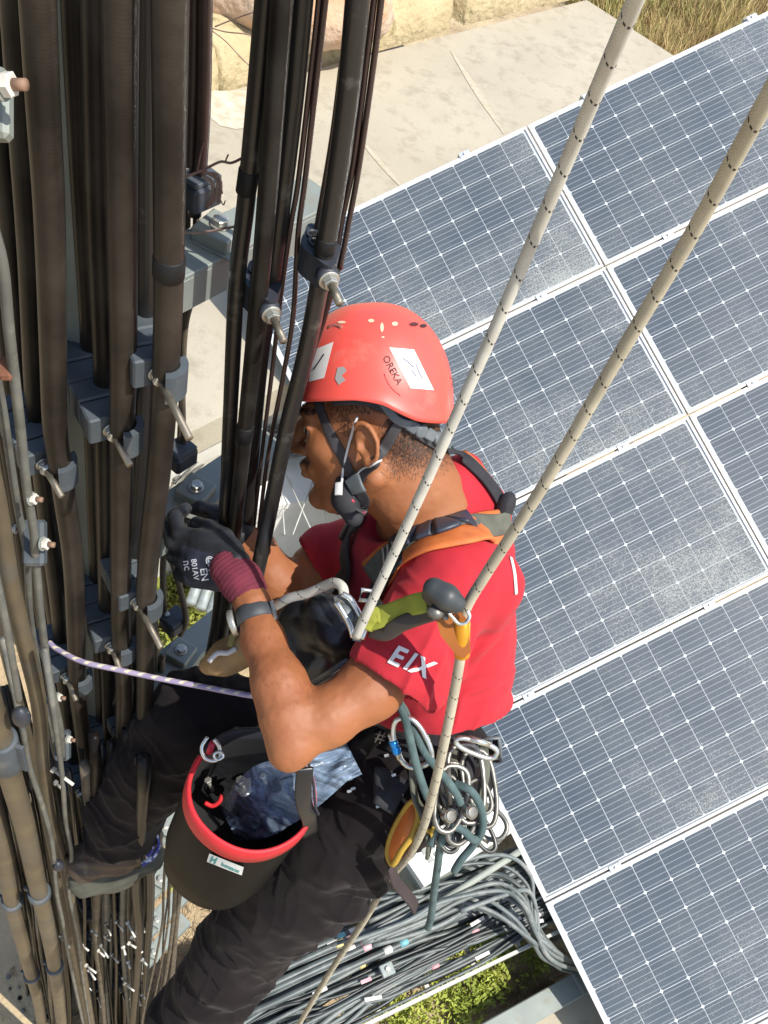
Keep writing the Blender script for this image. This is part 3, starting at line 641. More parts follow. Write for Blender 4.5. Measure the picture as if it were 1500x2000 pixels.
# ------------------------------------------------------------------ clamp stacks
m_clamp = mat('blue grey plastic clamp', (.07, .085, .098), .65, 0, (.05, .062, .07), scale=18, bump=.1, bscale=90, dust=(.16, .15, .13), dscale=14, dlo=.55, dhi=.75)
m_clampb = mat('black plastic clamp', (.035, .04, .052), .5, 0, (.022, .025, .032), scale=18, bump=.1, bscale=90)
m_rod = mat('threaded zinc rod', (.30, .27, .21), .45, .7, (.22, .19, .15), scale=70)
uvwave_bump(m_rod, 170, .5, .0005)
def clamp_stack(front, back, cable_c, cab_r, n, lab, group, height=.042, rod=.06, m=None, seat=True, name='cable_clamp', thick=None):
    """front/back: centres of the front and back ends (same level); cable_c: xy of the front cable"""
    m = m or m_clamp
    s = (back - front); tot = s.length; s.normalize(); w = Vector((s.y, -s.x, 0))      # w points to the cable side
    if w.dot(cable_c - front) < 0: w = -w
    t = thing(name, lab, 'cable clamp', front - Z * height / 2, group)
    thk = tot / n
    off = (cable_c - front).dot(w)                    # sideways distance of the cable from the bolt line
    al = (cable_c - front).dot(s)
    for k in range(n):
        mb = MB(); c = front + s * (thk * (k + .5))
        wid = off + cab_r * (.35 if k == 0 else .9) + .018
        wid += .008; mb.box(c + w * (wid / 2 - .026), s * (thk / 2 - .0008), w * (wid / 2), Z * (height / 2 + (.001 if k % 2 else 0)), .0022)
        if k == 0 and seat:        # curved jaw around the front cable
            R0, R1 = cab_r + .0006, cab_r + .0095; cc = Vector((cable_c.x, cable_c.y, c.z)); vs = []; fs = []; K = 14
            a0 = math.atan2((-s).dot(Y), (-s).dot(X)); 
            sgn = 1 if (Vector((math.cos(a0 + .5), math.sin(a0 + .5), 0)) - Vector((math.cos(a0), math.sin(a0), 0))).dot(w) > 0 else -1
            for i in range(K + 1):
                a = a0 + sgn * (-.35 + 2.15 * i / K); d = Vector((math.cos(a), math.sin(a), 0))
                for R_ in (R0, R1):
                    for zz in (-1, 1): vs.append(cc + d * R_ + Z * zz * (height / 2 - .001))
            for i in range(K):
                b = i * 4
                for (p, q) in ((0, 1), (1, 3), (3, 2), (2, 0)): fs.append((b + p, b + q, b + 4 + q, b + 4 + p))
            fs += [(0, 1, 3, 2), (K * 4, K * 4 + 2, K * 4 + 3, K * 4 + 1)]
            mb.add(vs, fs, smooth=False)
        mb.build('clamp_block', m, t)
    rz = -.35; rdir = (-s)
    a = front + Z * 0
    mb = MB(); mb.lathe(a - s * .0005, rdir, [(.0105, 0), (.0105, .0018), (.0095, .002)], 20); mb.build('washer', m_bolt, t)
    mb = MB(); mb.hexa(a + rdir * .002, rdir, .0088, .0065); mb.build('nut', m_bolt, t)
    mb = MB(); mb.hexa(a + rdir * .0095, rdir, .0088, .0065, x=(.3, .2, .9)); mb.build('nut', m_bolt, t)
    mb = MB(); mb.cyl(a + rdir * .016, a + rdir * (.016 + rod), .0045, 12); mb.build('threaded_rod', m_rod, t)
    return t
def lev_point(x, y, D): return VP(x, y, D)
STK = []
def stack_at(fx, fy, bx, by, cx, cy, D, n, lab, rod, **k):
    f = VP(fx, fy, D); h = HC - f.z; b = HP(bx, by, f.z); c = VP(cx, cy, D); c = Vector((c.x, c.y, f.z))
    b = f + (b - f)
    return clamp_stack(f, b, c, .0152, n, lab, 'clamp stacks of the left bank', rod=rod, **k)
sB = stack_at(216, 838, 118, 655, 240, 770, .70, 5, 'long blue grey clamp stack in the middle of the left bank, upper one', .045)
sA = stack_at(306, 728, 262, 640, 326, 660, .70, 3, 'blue grey clamp stack with the longest threaded rod, below the top beam', .085)
sC = stack_at(84, 905, 20, 790, 108, 850, .70, 4, 'blue grey clamp stack at the left, beside the grey cables', .045)
sB2 = stack_at(216, 1258, 165, 1120, 237, 1200, .70, 4, 'lower blue grey clamp stack in the middle, above the purple cord', .035)
sA2 = stack_at(266, 1172, 226, 1095, 288, 1120, .70, 3, 'lower blue grey clamp stack on the right, level with the glove', .075)
sC2 = stack_at(128, 1318, 92, 1230, 149, 1270, .70, 3, 'lower blue grey clamp stack at the left, crossed by the purple cord', .04)
for src, nm in ((sB2, 'middle'), (sA2, 'right'), (sC2, 'left')):
    for k in range(1, 6):
        Mw = Matrix.Translation(Vector((0, 0, -.57 * k))) @ ROOT[src.name]
        c = copy_tree(src, Mw); c['label'] = 'low clamp stack, %s one below the knee in the %s row of the bank' % (['first', 'second', 'third', 'fourth', 'fifth'][k - 1], nm)
# black clamps of the right group
def plate_clamp(x, y, D, lab, cabx, rodpx):
    c = VP(x, y, D); t = thing('cable_clamp', lab, 'cable clamp', c - Z * .02)
    s = (HP(x - 40, y - 88, c.z) - c); s = Vector((s.x, s.y, 0)).normalized(); w = Vector((s.y, -s.x, 0))
    if w.dot(X) < 0: w = -w
    mb = MB()                                     # body with scalloped outline
    pts = []; K = 40
    for i in range(K):
        a = 2 * math.pi * i / K; r_ = 1 + .10 * math.cos(4 * a)
        pts.append(c + s * (.036 * math.cos(a) * r_) + w * (.021 * math.sin(a) * r_) - Z * .018)
    mb.prism(pts, Z, .036, smooth=False); mb.build('clamp_body', m_clampb, t)
    for (u, v) in ((.018, -.004), (.004, -.006)):
        mb = MB(); q = c + s * u + w * v + Z * .0182
        mb.lathe(q, Z, [(.0085, 0), (.0085, .0022), (.0058, .0022), (.0058, .0006)], 20); mb.build('hole_collar', m_clampb, t)
        mb = MB(); mb.lathe(q, Z, [(.0056, .0004), (.0056, .0008)], 20); mb.build('hole', mat('black hole', (.004, .004, .004), .9), t)
    f = c - s * .036
    mb = MB(); mb.lathe(f, -s, [(.014, -.006), (.014, .003), (.012, .005)], 20); mb.build('end_boss', m_clampb, t)
    mb = MB(); mb.lathe(f - s * .005, -s, [(.0125, 0), (.0125, .002), (.0115, .0022)], 20); mb.build('washer', m_bolt, t)
    mb = MB(); mb.hexa(f - s * .0075, -s, .0092, .008); mb.build('nut', m_bolt, t)
    mb = MB(); mb.cyl(f - s * .0155, f - s * (.0155 + rodpx), .0048, 12); mb.build('threaded_rod', m_rod, t)
    return t
plate_clamp(622, 502, .885, 'black clamp with two holes on the cable above the helmet', 0, .03)
plate_clamp(510, 570, .885, 'black clamp on the bundle beside the top beam, lower left of the other', 0, .038)
# small clamps above the beams' plates
for i, (x, y, D, lab) in enumerate(((386, 372, .97, 'small dark saddle clamp standing above the top cross beam'), (351, 890, .99, 'small dark saddle clamp just above the second cross beam'), (340, 1215, .93, 'small black saddle clamp above the third cross beam'))):
    c = VP(x, y, D); t = thing('saddle_clamp', lab, 'cable clamp', c, None)
    mb = MB(); mb.box(c, bd * .024, bn * .022, Z * .018, .004); mb.build('lower_block', m_clampb, t)
    mb = MB(); mb.box(c + Z * .022, bd * .022, bn * .019, Z * .0035, .0015); mb.build('cover_plate', m_clamp, t)
    mb = MB(); mb.hexa(c + Z * .0258 - bd * .01 - bn * .012, Z, .006, .005); mb.build('nut', m_bolt, t)
    mb = MB(); mb.cyl(c - bd * .03 - bn * .016 + Z * .004, c - bd * .052 - bn * .016 - Z * .002, .0065, 12); mb.build('bolt', m_bolt, t)
# ring clamps on the brown hoses
for i, (x, y, xx, yy, lab) in enumerate(((77, 1745, 70, 1715, 'grey ring clamp on the right brown hose left of the boot'), (24, 1760, 18, 1730, 'grey ring clamp on the left brown hose near the left edge'), (107, 1888, 101, 1860, 'lower grey ring clamp on the right brown hose'), (62, 1905, 54, 1876, 'lower grey ring clamp on the left brown hose'), (8, 1468, 0, 1440, 'thick grey ring clamp at the left edge on the brown hose'))):
    c = VP(x, y, .50); q = VP(xx, yy, .50); ax = (q - c).normalized(); R_ = .0195
    t = thing('ring_clamp', lab, 'hose clamp', c, 'ring clamps on the brown hoses'); hh = .012 if i < 4 else .05
    mb = MB(); mb.lathe(c - ax * hh, ax, [(R_, 0), (R_ + .005, .0005), (R_ + .006, .004), (R_ + .006, 2 * hh - .004), (R_ + .005, 2 * hh - .0005), (R_, 2 * hh)], 28); mb.build('ring', m_clamp, t)
    sd_ = ax.cross(Z).normalized(); fr = sd_.cross(ax)
    if fr.dot(Z) < 0: fr = -fr
    mb = MB(); mb.box(c + fr * (R_ + .010), sd_ * .0035, ax * hh * .9, fr * .007, .001); mb.build('ear', m_clamp, t)
# bolts, brackets and plates at the left edge
def bracket_bolt(x, y, D, sz, lab, vec=(1, -.1, .2)):
    c = VP(x, y, D); ax = dirw(vec).normalized()
    t = thing('bracket_bolt', lab, 'bolt', c)
    mb = MB(); mb.hexa(c, ax, sz, sz * .9); mb.build('nut', m_white, t)
    mb = MB(); mb.cyl(c + ax * sz * .9, c + ax * sz * 2.0, sz * .48, 12); mb.build('threaded_end', mat('brown bolt thread', (.30, .18, .12), .7, .2, (.2, .12, .08), scale=60), t)
    mb = MB(); mb.lathe(c - ax * sz * .22, ax, [(sz * 1.25, 0), (sz * 1.25, sz * .2)], 20, smooth=False); mb.build('washer', m_beam, t)
bracket_bolt(6, 165, .62, .0100, 'large white bolt head at the left edge near the top')
bracket_bolt(62, 974, .60, .0070, 'white bolt beside the bend of the grey cables')
bracket_bolt(85, 1062, .60, .0076, 'white bolt right of the dark connector on the grey cable')
bracket_bolt(113, 1362, .62, .0070, 'white bolt above the pair of small brackets left of the thigh')
bracket_bolt(133, 1444, .62, .0070, 'white bolt beside the lower grey connector')
bracket_bolt(26, 1033, .62, .0060, 'small white bolt at the left edge behind the grey cables')
for (x, y, D, w_, h_, lab, mm) in ((68, 1060, .615, .014, .030, 'dark grey connector block on the grey cables left of the bank', m_clamp), (122, 1455, .62, .014, .028, 'lower dark grey connector block left of the thigh', m_clamp),
                                (42, 1400, .50, .014, .026, 'rounded dark end cap at the left edge', m_clampb), (113, 1690, .53, .013, .020, 'rounded dark end cap beside the boot', m_clampb), (12, 720, .60, .008, .012, 'rust red tape end on the cable at the left edge', m_rust),
                                (-6, 208, .64, .012, .028, 'pale green bracket at the left edge below the big bolt', m_beam)):
    c = VP(x, y, D); mb = MB(); e = Vector((0, 0, 1))
    if mm is m_clampb: mb.ball(c, (w_, w_ * .9, h_), 20)
    else: mb.box(c, dirw((1, 0, 0)) * w_, dirw((0, 1, 0)) * h_, dirw((0, 0, 1)) * w_ * .7, .004)
    mb.build('connector' if mm is not m_beam else 'bracket', mm, tagd=(lab, 'connector' if mm is not m_beam else 'bracket'))
rr = random.Random(33)
for k in range(30):      # small zinc bolts sticking out of the low clamps
    x = rr.uniform(40, 300); y = rr.uniform(1480, 1990)
    if y < 1770 and x > 110: y = rr.uniform(1780, 1990)
    x = x + (250 - x) * (y - 1480) / 1100
    D = rr.uniform(.55, .66); c = VP(x, y, D); ax = dirw((rr.uniform(.2, 1), rr.uniform(-1, -.1), rr.uniform(0, .6))).normalized()
    mb = MB(); mb.hexa(c, ax, .006, .007); mb.cyl(c + ax * .007, c + ax * rr.uniform(.015, .05), .0032, 8)
    mb.build('small_bolt', rr.choice([m_bolt, m_white]), tagd=('small bright bolt among the tangle low on the tower', 'bolt', 'small bolts low on the tower'))
for k, (x, y) in enumerate(((150, 1520), (165, 1480), (178, 1540), (105, 1380), (190, 1505), (160, 575), (130, 560), (175, 1150), (160, 1060))):
    c = VP(x, y, .92); mb = MB(); mb.box(c, dirw((1, .2, 0)) * .02, dirw((-.2, 1, 0)) * .03, dirw((0, 0, 1)) * .004, .001)
    mb.build('steel_plate', m_beam, tagd=('small grey steel plate deep between the cables of the left bank', 'steel plate', 'steel plates deep in the left bank'))
# red connector with pale zigzag on the third beam
c = VP(318, 1290, .93); t = thing('lightning_sign', 'small dark red sign with a pale zigzag by the third beam', 'sign', c)
sx, sy, sz_ = dirw((1, .12, 0)).normalized(), dirw((-.12, 1, 0)).normalized(), dirw((0, 0, 1))
mb = MB(); mb.box(c, sx * .02, sy * .014, sz_ * .002); mb.build('plate', m_rust, t)
mb = MB(); m_pale = mat('pale pink paint', (.70, .45, .38), .7)
zz = [(-.017, .003), (-.004, .001), (-.007, -.003), (.013, -.001)]
mb.tube([c + sx * a + sy * b + sz_ * .0026 for a, b in zz], .0012, 6); mb.build('zigzag', m_pale, t)
# dry vine caught at the top beam
m_vine = mat('dry vine', (.34, .24, .19), .9, 0, (.18, .10, .09), scale=30)
t = thing('dry_vine', 'dry brown vine tangled round the top beam by the small clamp', 'vine', VP(400, 350, .93))
def vine(pts, r, D=.92, nm='stem'):
    mb = MB(); mb.tube(cr([VP(x, y, D) for x, y in pts], 6), r, 7); mb.build(nm, m_vine, t)
vine([(330, 352), (362, 345), (400, 330), (430, 316), (452, 318), (478, 306)], .0016)
vine([(440, 317), (443, 308), (446, 302)], .0010)
vine([(385, 338), (392, 300), (398, 280)], .0010)
vine([(400, 335), (418, 345), (426, 360), (420, 385), (412, 400)], .0022)
vine([(405, 338), (425, 342), (432, 365), (426, 395)], .0018)
vine([(398, 345), (414, 356), (416, 380), (404, 402)], .0024)
vine([(345, 452), (380, 455), (420, 450), (470, 440)], .0015, .90)
vine([(425, 370), (434, 378), (432, 364)], .0008); vine([(428, 385), (436, 400), (440, 392)], .0008)
vine([(358, 52), (400, 52), (440, 62), (490, 70), (500, 100)], .0009, 1.2, 'twig'); vine([(405, 54), (440, 80), (490, 130), (540, 150)], .0008, 1.2, 'twig'); vine([(420, 52), (460, 36), (500, 22)], .0009, 1.2, 'twig')
# ------------------------------------------------------------------ cabinets, cable tray and beams on the ground
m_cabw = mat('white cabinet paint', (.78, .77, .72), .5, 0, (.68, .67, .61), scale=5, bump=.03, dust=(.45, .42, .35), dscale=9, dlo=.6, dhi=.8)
m_cabg = mat('grey green shaded steel', (.34, .37, .31), .6, 0, (.27, .29, .25), scale=6)  # shade on the white cabinet's front side, put into the colour
m_dark = mat('dark slot', (.05, .05, .05), .8)
def box_from_top(name, lab, cat, corners, ztop, zb, m, vents=None):
    c = [HP(x, y, ztop) for x, y in corners]
    t = thing(name, lab, cat, (sum((p.x for p in c)) / 4, sum((p.y for p in c)) / 4, zb))
    mb = MB(); mb.prism([Vector((p.x, p.y, zb)) for p in c], Z, ztop - zb - .05); mb.build('housing', m, t)
    ce = sum(c, Vector()) / 4; cc = [ce + (p - ce) * 1.03 for p in c]
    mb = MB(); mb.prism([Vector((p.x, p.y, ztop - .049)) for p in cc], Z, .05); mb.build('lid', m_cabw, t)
    return t, c
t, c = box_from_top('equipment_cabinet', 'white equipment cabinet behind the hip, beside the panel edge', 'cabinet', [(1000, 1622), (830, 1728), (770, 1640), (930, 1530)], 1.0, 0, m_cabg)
c = [p + Z * .004 for p in c]
u = (c[1] - c[0]).normalized(); v = (c[3] - c[0]).normalized()
o = c[1] - u * .30 + v * .04
m_slot = mat('grey grille', (.42, .42, .38), .7)
for i in range(5):
    for j in range(4):
        mb = MB(); mb.box(o - u * (-.02 - .045 * i) + v * (.05 + .05 * j), u * .015, v * .016, Z * .003); mb.build('vent_slot', m_slot, t)
mb = MB(); a = c[0] + Z * .012 + (c[0] - c[3]).normalized() * .1 - Z * .1; b = c[1] + (c[0] - c[3]).normalized() * .1 - Z * .09
mb.tube([b - u * -.02, b.lerp(a, .5), a], .017, 16); mb.build('pipe', m_cabg, tagd=('grey green pipe lying along the front of the white cabinet', 'pipe'))
t, c = box_from_top('equipment_cabinet', 'white equipment cabinet seen through the gap between cables and face', 'cabinet', [(395, 1010), (372, 858), (640, 770), (690, 960)], 1.1, 0, m_cabw)
# loose cables over the far cabinet
rr = random.Random(8)
for k in range(12):
    y0 = 850 + k * 9 + rr.uniform(-4, 4); z = 1.17 + rr.uniform(0, .08)
    pts = [HP(340, y0 + 70, z), HP(372, y0 + 30, z), HP(410, y0 - 8, z), HP(470, y0 - 30 - rr.uniform(0, 20), z), HP(560, y0 - 40 - rr.uniform(-15, 30), z), HP(660, y0 - 80, z)]
    mb = MB(); mb.tube(cr(pts, 6), rr.choice([.008, .012, .016]), 8); mb.build('floor_cable', m_grey, tagd=('grey cable draped over the white cabinet behind the right bundle', 'cable', 'cables draped over the far cabinet'))
# light lattice fence piece between cabinet and face
m_tray0 = mat('pale lattice paint', (.5, .5, .45), .6)
t = thing('lattice_frame', 'thin pale lattice frame standing in front of the white cabinet', 'frame', HP(600, 1020, .3))
for (x0, y0, x1, y1) in ((560, 930, 612, 1044), (615, 930, 572, 1044), (625, 935, 640, 1044), (548, 940, 556, 1044)):
    mb = MB(); mb.cyl(HP(x0, y0, 1.2), HP(x1, y1, 1.2), .004, 8); mb.build('lattice_bar', m_tray0, t)
for k, (x0, y0, x1, y1) in enumerate(((372, 1180, 440, 1000), (392, 1190, 455, 1010), (412, 1200, 470, 1020))):
    mb = MB(); mb.cyl(HP(x0, y0, .6), HP(x1, y1, .6), .035, 12); mb.build('steel_pipe', m_galv, tagd=('grey steel pipe lying on the grass left of the glove', 'pipe', 'steel pipes lying on the grass'))
# cable tray
ta, tb = HP(1045, 1648, .55), HP(450, 1905, .55); td = (tb - ta).normalized(); tw = Vector((-td.y, td.x, 0))
edge = HP(1130, 1792, .55); wd = abs((edge - ta).dot(tw)); sg = 1 if (edge - ta).dot(tw) > 0 else -1; tw = tw * sg
LEN = (tb - ta).length + .9; ta = ta - td * .9
t = thing('cable_tray', 'pale steel ladder tray carrying the dark cables below the person', 'cable tray', ta)
m_tray = mat('pale tray steel', (.62, .62, .56), .5, .3, (.5, .5, .45), scale=10)
for k in (-.02, wd + .02):
    mb = MB(); mb.box(ta + td * LEN / 2 + tw * k, td * LEN / 2, tw * .008, Z * .035); mb.build('side_rail', m_tray, t)
nr_ = int(LEN / .28)
for k in range(nr_):
    mb = MB(); mb.box(ta + td * (k + .5) * .28 + tw * wd / 2 - Z * .02, td * .012, tw * wd / 2, Z * .008); mb.build('rung', m_tray, t)
for k in (.8, 2.4, 3.6):
    for q in (0, wd):
        p = ta + td * k + tw * q; mb = MB(); mb.box((p.x, p.y, .25), X * .02, Y * .02, Z * .25); mb.build('support_post', m_galv, t)
m_tc = [mat('dark tray cable', (.095, .115, .11), .45, 0, (.06, .072, .07), scale=9, dust=(.16, .17, .16), dscale=14, dlo=.5, dhi=.7), mat('grey tray cable', (.16, .185, .175), .5, 0, (.10, .12, .115), scale=9, dust=(.25, .25, .23), dscale=12, dlo=.5, dhi=.7), mat('black tray cable', (.045, .053, .053), .42, 0, (.03, .035, .035), scale=9)]
rr = random.Random(4)
tape_cols = [mat('white tape', (.72, .70, .66), .5), mat('pink tape', (.75, .42, .45), .5), mat('yellow tape', (.75, .62, .28), .5), mat('green tape', (.08, .36, .20), .5), mat('blue tape', (.20, .48, .55), .5)]
def tray_cable(w0, w1, z0, r, m, lab, group, wob=.02, name='tray_cable', bands=None):
    N_ = 12; ph = rr.uniform(0, 6); path = []
    for i in range(N_ + 1):
        s_ = i / N_; w_ = w0 + (w1 - w0) * s_ + math.sin(ph + s_ * rr.uniform(4, 6)) * wob
        path.append(ta + td * LEN * (s_ * 1.15 - .02) + tw * min(wd * 1.0, max(0, w_)) + Z * (z0 + .01 * math.sin(ph * 2 + s_ * 9) - (.0 if s_ < .9 else (s_ - .9) * 2)))
    pc = cr(path, 5); mb = MB(); mb.tube(pc, r, 8)
    o = mb.build(name, m, tagd=(lab, 'cable', group))
    for (f, ci) in (bands or []):
        i = int(f * (len(pc) - 2)); a, b = pc[i], pc[i + 1]; d = (b - a).normalized(); mb = MB(); q = a.lerp(b, f * (len(pc) - 2) - i)
        mb.cyl(q - d * .022, q + d * .022, r + .0012, 10); mb.build('tape_band', tape_cols[ci], o)
    return o
for k in range(58):
    w_ = rr.uniform(.02, wd - .02); r_ = rr.choice([.006, .008, .011, .014, .018])
    bands = [(rr.uniform(.25, .9), rr.randrange(3)) for _ in range(rr.choice([0, 0, 0, 1]))]
    tray_cable(w_, min(wd - .02, max(.02, w_ + rr.uniform(-.14, .14))), .01 + rr.random() * .09, r_, rr.choice(m_tc), 'dark cable among the bundle lying in the tray', 'cables lying in the tray', .05, bands=bands)
for k, (fw, cs) in enumerate(((.10, [(.70, 0), (.722, 4)]), (.18, [(.69, 0), (.71, 1), (.73, 2)]), (.26, [(.665, 3), (.69, 1), (.715, 0)]), (.33, [(.66, 0), (.69, 1)]), (.42, [(.63, 4), (.66, 0)]))):
    tray_cable(wd * fw, wd * fw + .02, .125, .017, m_tc[0], 'dark tray cable ringed with %s tape below the knee' % ['white and light blue', 'white, pink and yellow', 'green, pink and white', 'white and pink', 'blue and white'][k], None, .008, bands=cs, name='taped_cable')
# loose loops leaving the tray under the panel edge
LOOPS = [([(700, 1790), (800, 1745), (890, 1722), (965, 1728), (1015, 1762), (1040, 1810), (1058, 1850), (1090, 1875), (1140, 1892)], 1.15),
         ([(720, 1800), (830, 1755), (930, 1750), (1000, 1790), (1040, 1840), (1062, 1872), (1110, 1890)], 1.12),
         ([(690, 1740), (800, 1748), (900, 1765), (990, 1800), (1045, 1850), (1075, 1880), (1120, 1900)], 1.1),
         ([(860, 1700), (940, 1672), (1000, 1675), (1036, 1710), (1042, 1760), (1052, 1830), (1080, 1865), (1130, 1880)], 1.18),
         ([(820, 1722), (900, 1690), (980, 1690), (1030, 1730), (1040, 1790), (1060, 1845), (1100, 1872)], 1.16),
         ([(700, 1760), (800, 1752), (880, 1758), (960, 1780), (1030, 1830), (1070, 1862), (1120, 1885)], 1.13),
         ([(640, 1800), (760, 1760), (860, 1752), (940, 1770), (1015, 1815), (1056, 1860), (1100, 1895)], 1.10),
         ([(900, 1780), (980, 1750), (1030, 1740), (1048, 1780), (1054, 1840), (1085, 1880)], 1.2)]
for k in range(9):
    q = rr.uniform(0, 1); x0 = 760 + 120 * rr.random(); yt = 1690 + 70 * q; LOOPS.append(([(x0 - 120, 1830 + 20 * q), (x0, yt + 60), (x0 + 70, yt + 22), (960 + 20 * q, yt), (1012 + 12 * q, yt + 26), (1038 + 10 * q, yt + 80), (1062, yt + 130 - 40 * q), (1110 + 20 * q, 1884)], 1.1 + .1 * rr.random()))
LL = ['outermost', 'second', 'third', 'fourth', 'fifth', 'sixth', 'seventh', 'innermost', 'ninth', 'tenth', 'eleventh', 'twelfth', 'thirteenth', 'fourteenth', 'fifteenth', 'sixteenth', 'seventeenth']
for k, (pp, z) in enumerate(LOOPS):
    pp = [q for q in pp if q[0] < 1125] + [(1150, 1892 + k), (1215, 1915 + k)]
    mb = MB(); mb.tube(cr([HP(x, y, z - .25 - .62 * max(0, (x - 1020) / 120)) for x, y in pp], 8), .0095 + .002 * (k % 2), 10)
    mb.build('looped_cable', m_tc[k % 2], tagd=('grey cable looping out of the tray under the panel corner, %s loop' % LL[k], 'cable', 'cable loops by the panel corner'))
# small white plastic tags and brackets on the tray
for k in range(26):
    f = rr.uniform(.25, .98); q = ta + td * LEN * f + tw * rr.uniform(.02, wd - .02) + Z * rr.uniform(.10, .14)
    mb = MB(); a = rr.uniform(-.3, .3); d = (Matrix.Rotation(a, 3, 'Z') @ td); mb.box(q, d * rr.uniform(.02, .045), d.cross(Z) * .009, Z * .003, .001)
    mb.build('cable_tag', rr.choice([tape_cols[0], tape_cols[0], m_white, tape_cols[1]]), tagd=('small pale tag fixed to a cable in the tray', 'tag', 'pale tags on the tray cables'))
for k, (x, y, lab) in enumerate(((995, 1788, 'square steel clip on the tray near the loops'), (756, 1894, 'square steel clip on the tray below the knee'))):
    q = HP(x, y, .71); t = thing('cable_clip', lab, 'clip', q)
    mb = MB(); mb.box(q, td * .035, tw * .03, Z * .012, .004); mb.build('clip_plate', m_galv, t)
    mb = MB(); mb.hexa(q + Z * .012, Z, .013, .012); mb.build('nut', m_white, t)
# galvanised beam on a concrete pad at the bottom
a, b = HP(985, 2004, .28), HP(1205, 1880, .28); d = (b - a); b = a + d * 3; a = a - d * .15; d = d.normalized(); s_ = d.cross(Z)
t = thing('ground_beam', 'pale green steel beam lying on a concrete pad at the bottom edge', 'steel beam', a)
mb = MB(); mb.box((a + b) / 2 - Z * .05, d * (b - a).length / 2, s_ * .062, Z * .05, .006); mb.build('beam', m_beam, t)
mb = MB(); mb.box(a + d * .62 + Z * .003, d * .010, s_ * .063, Z * .003, .001); mb.build('weld_strip', m_galv, t)
mb = MB(); c = HP(1150, 2000, .10); mb.box(c - Z * .04 + d * .3, d * .75, s_ * .16, Z * .12, .02); mb.build('concrete_pad', m_conc, tagd=('low concrete pad under the steel beam at the bottom edge', 'concrete pad'))
# white frame posts left of the hip
for k, (x0, y0, x1, y1) in enumerate(((742, 1740, 768, 1800), (772, 1740, 800, 1812))):
    mb = MB(); a, b = HP(x0, y0, .45), HP(x1, y1, .45); d = (b - a).normalized(); mb.box((a + b) / 2, d * (b - a).length * .9, d.cross(Z) * .03, Z * .03); mb.build('white_post', m_cabw, tagd=('white steel bar beside the knee, %s of the two' % ('left', 'right')[k], 'steel bar', 'white bars beside the knee'))
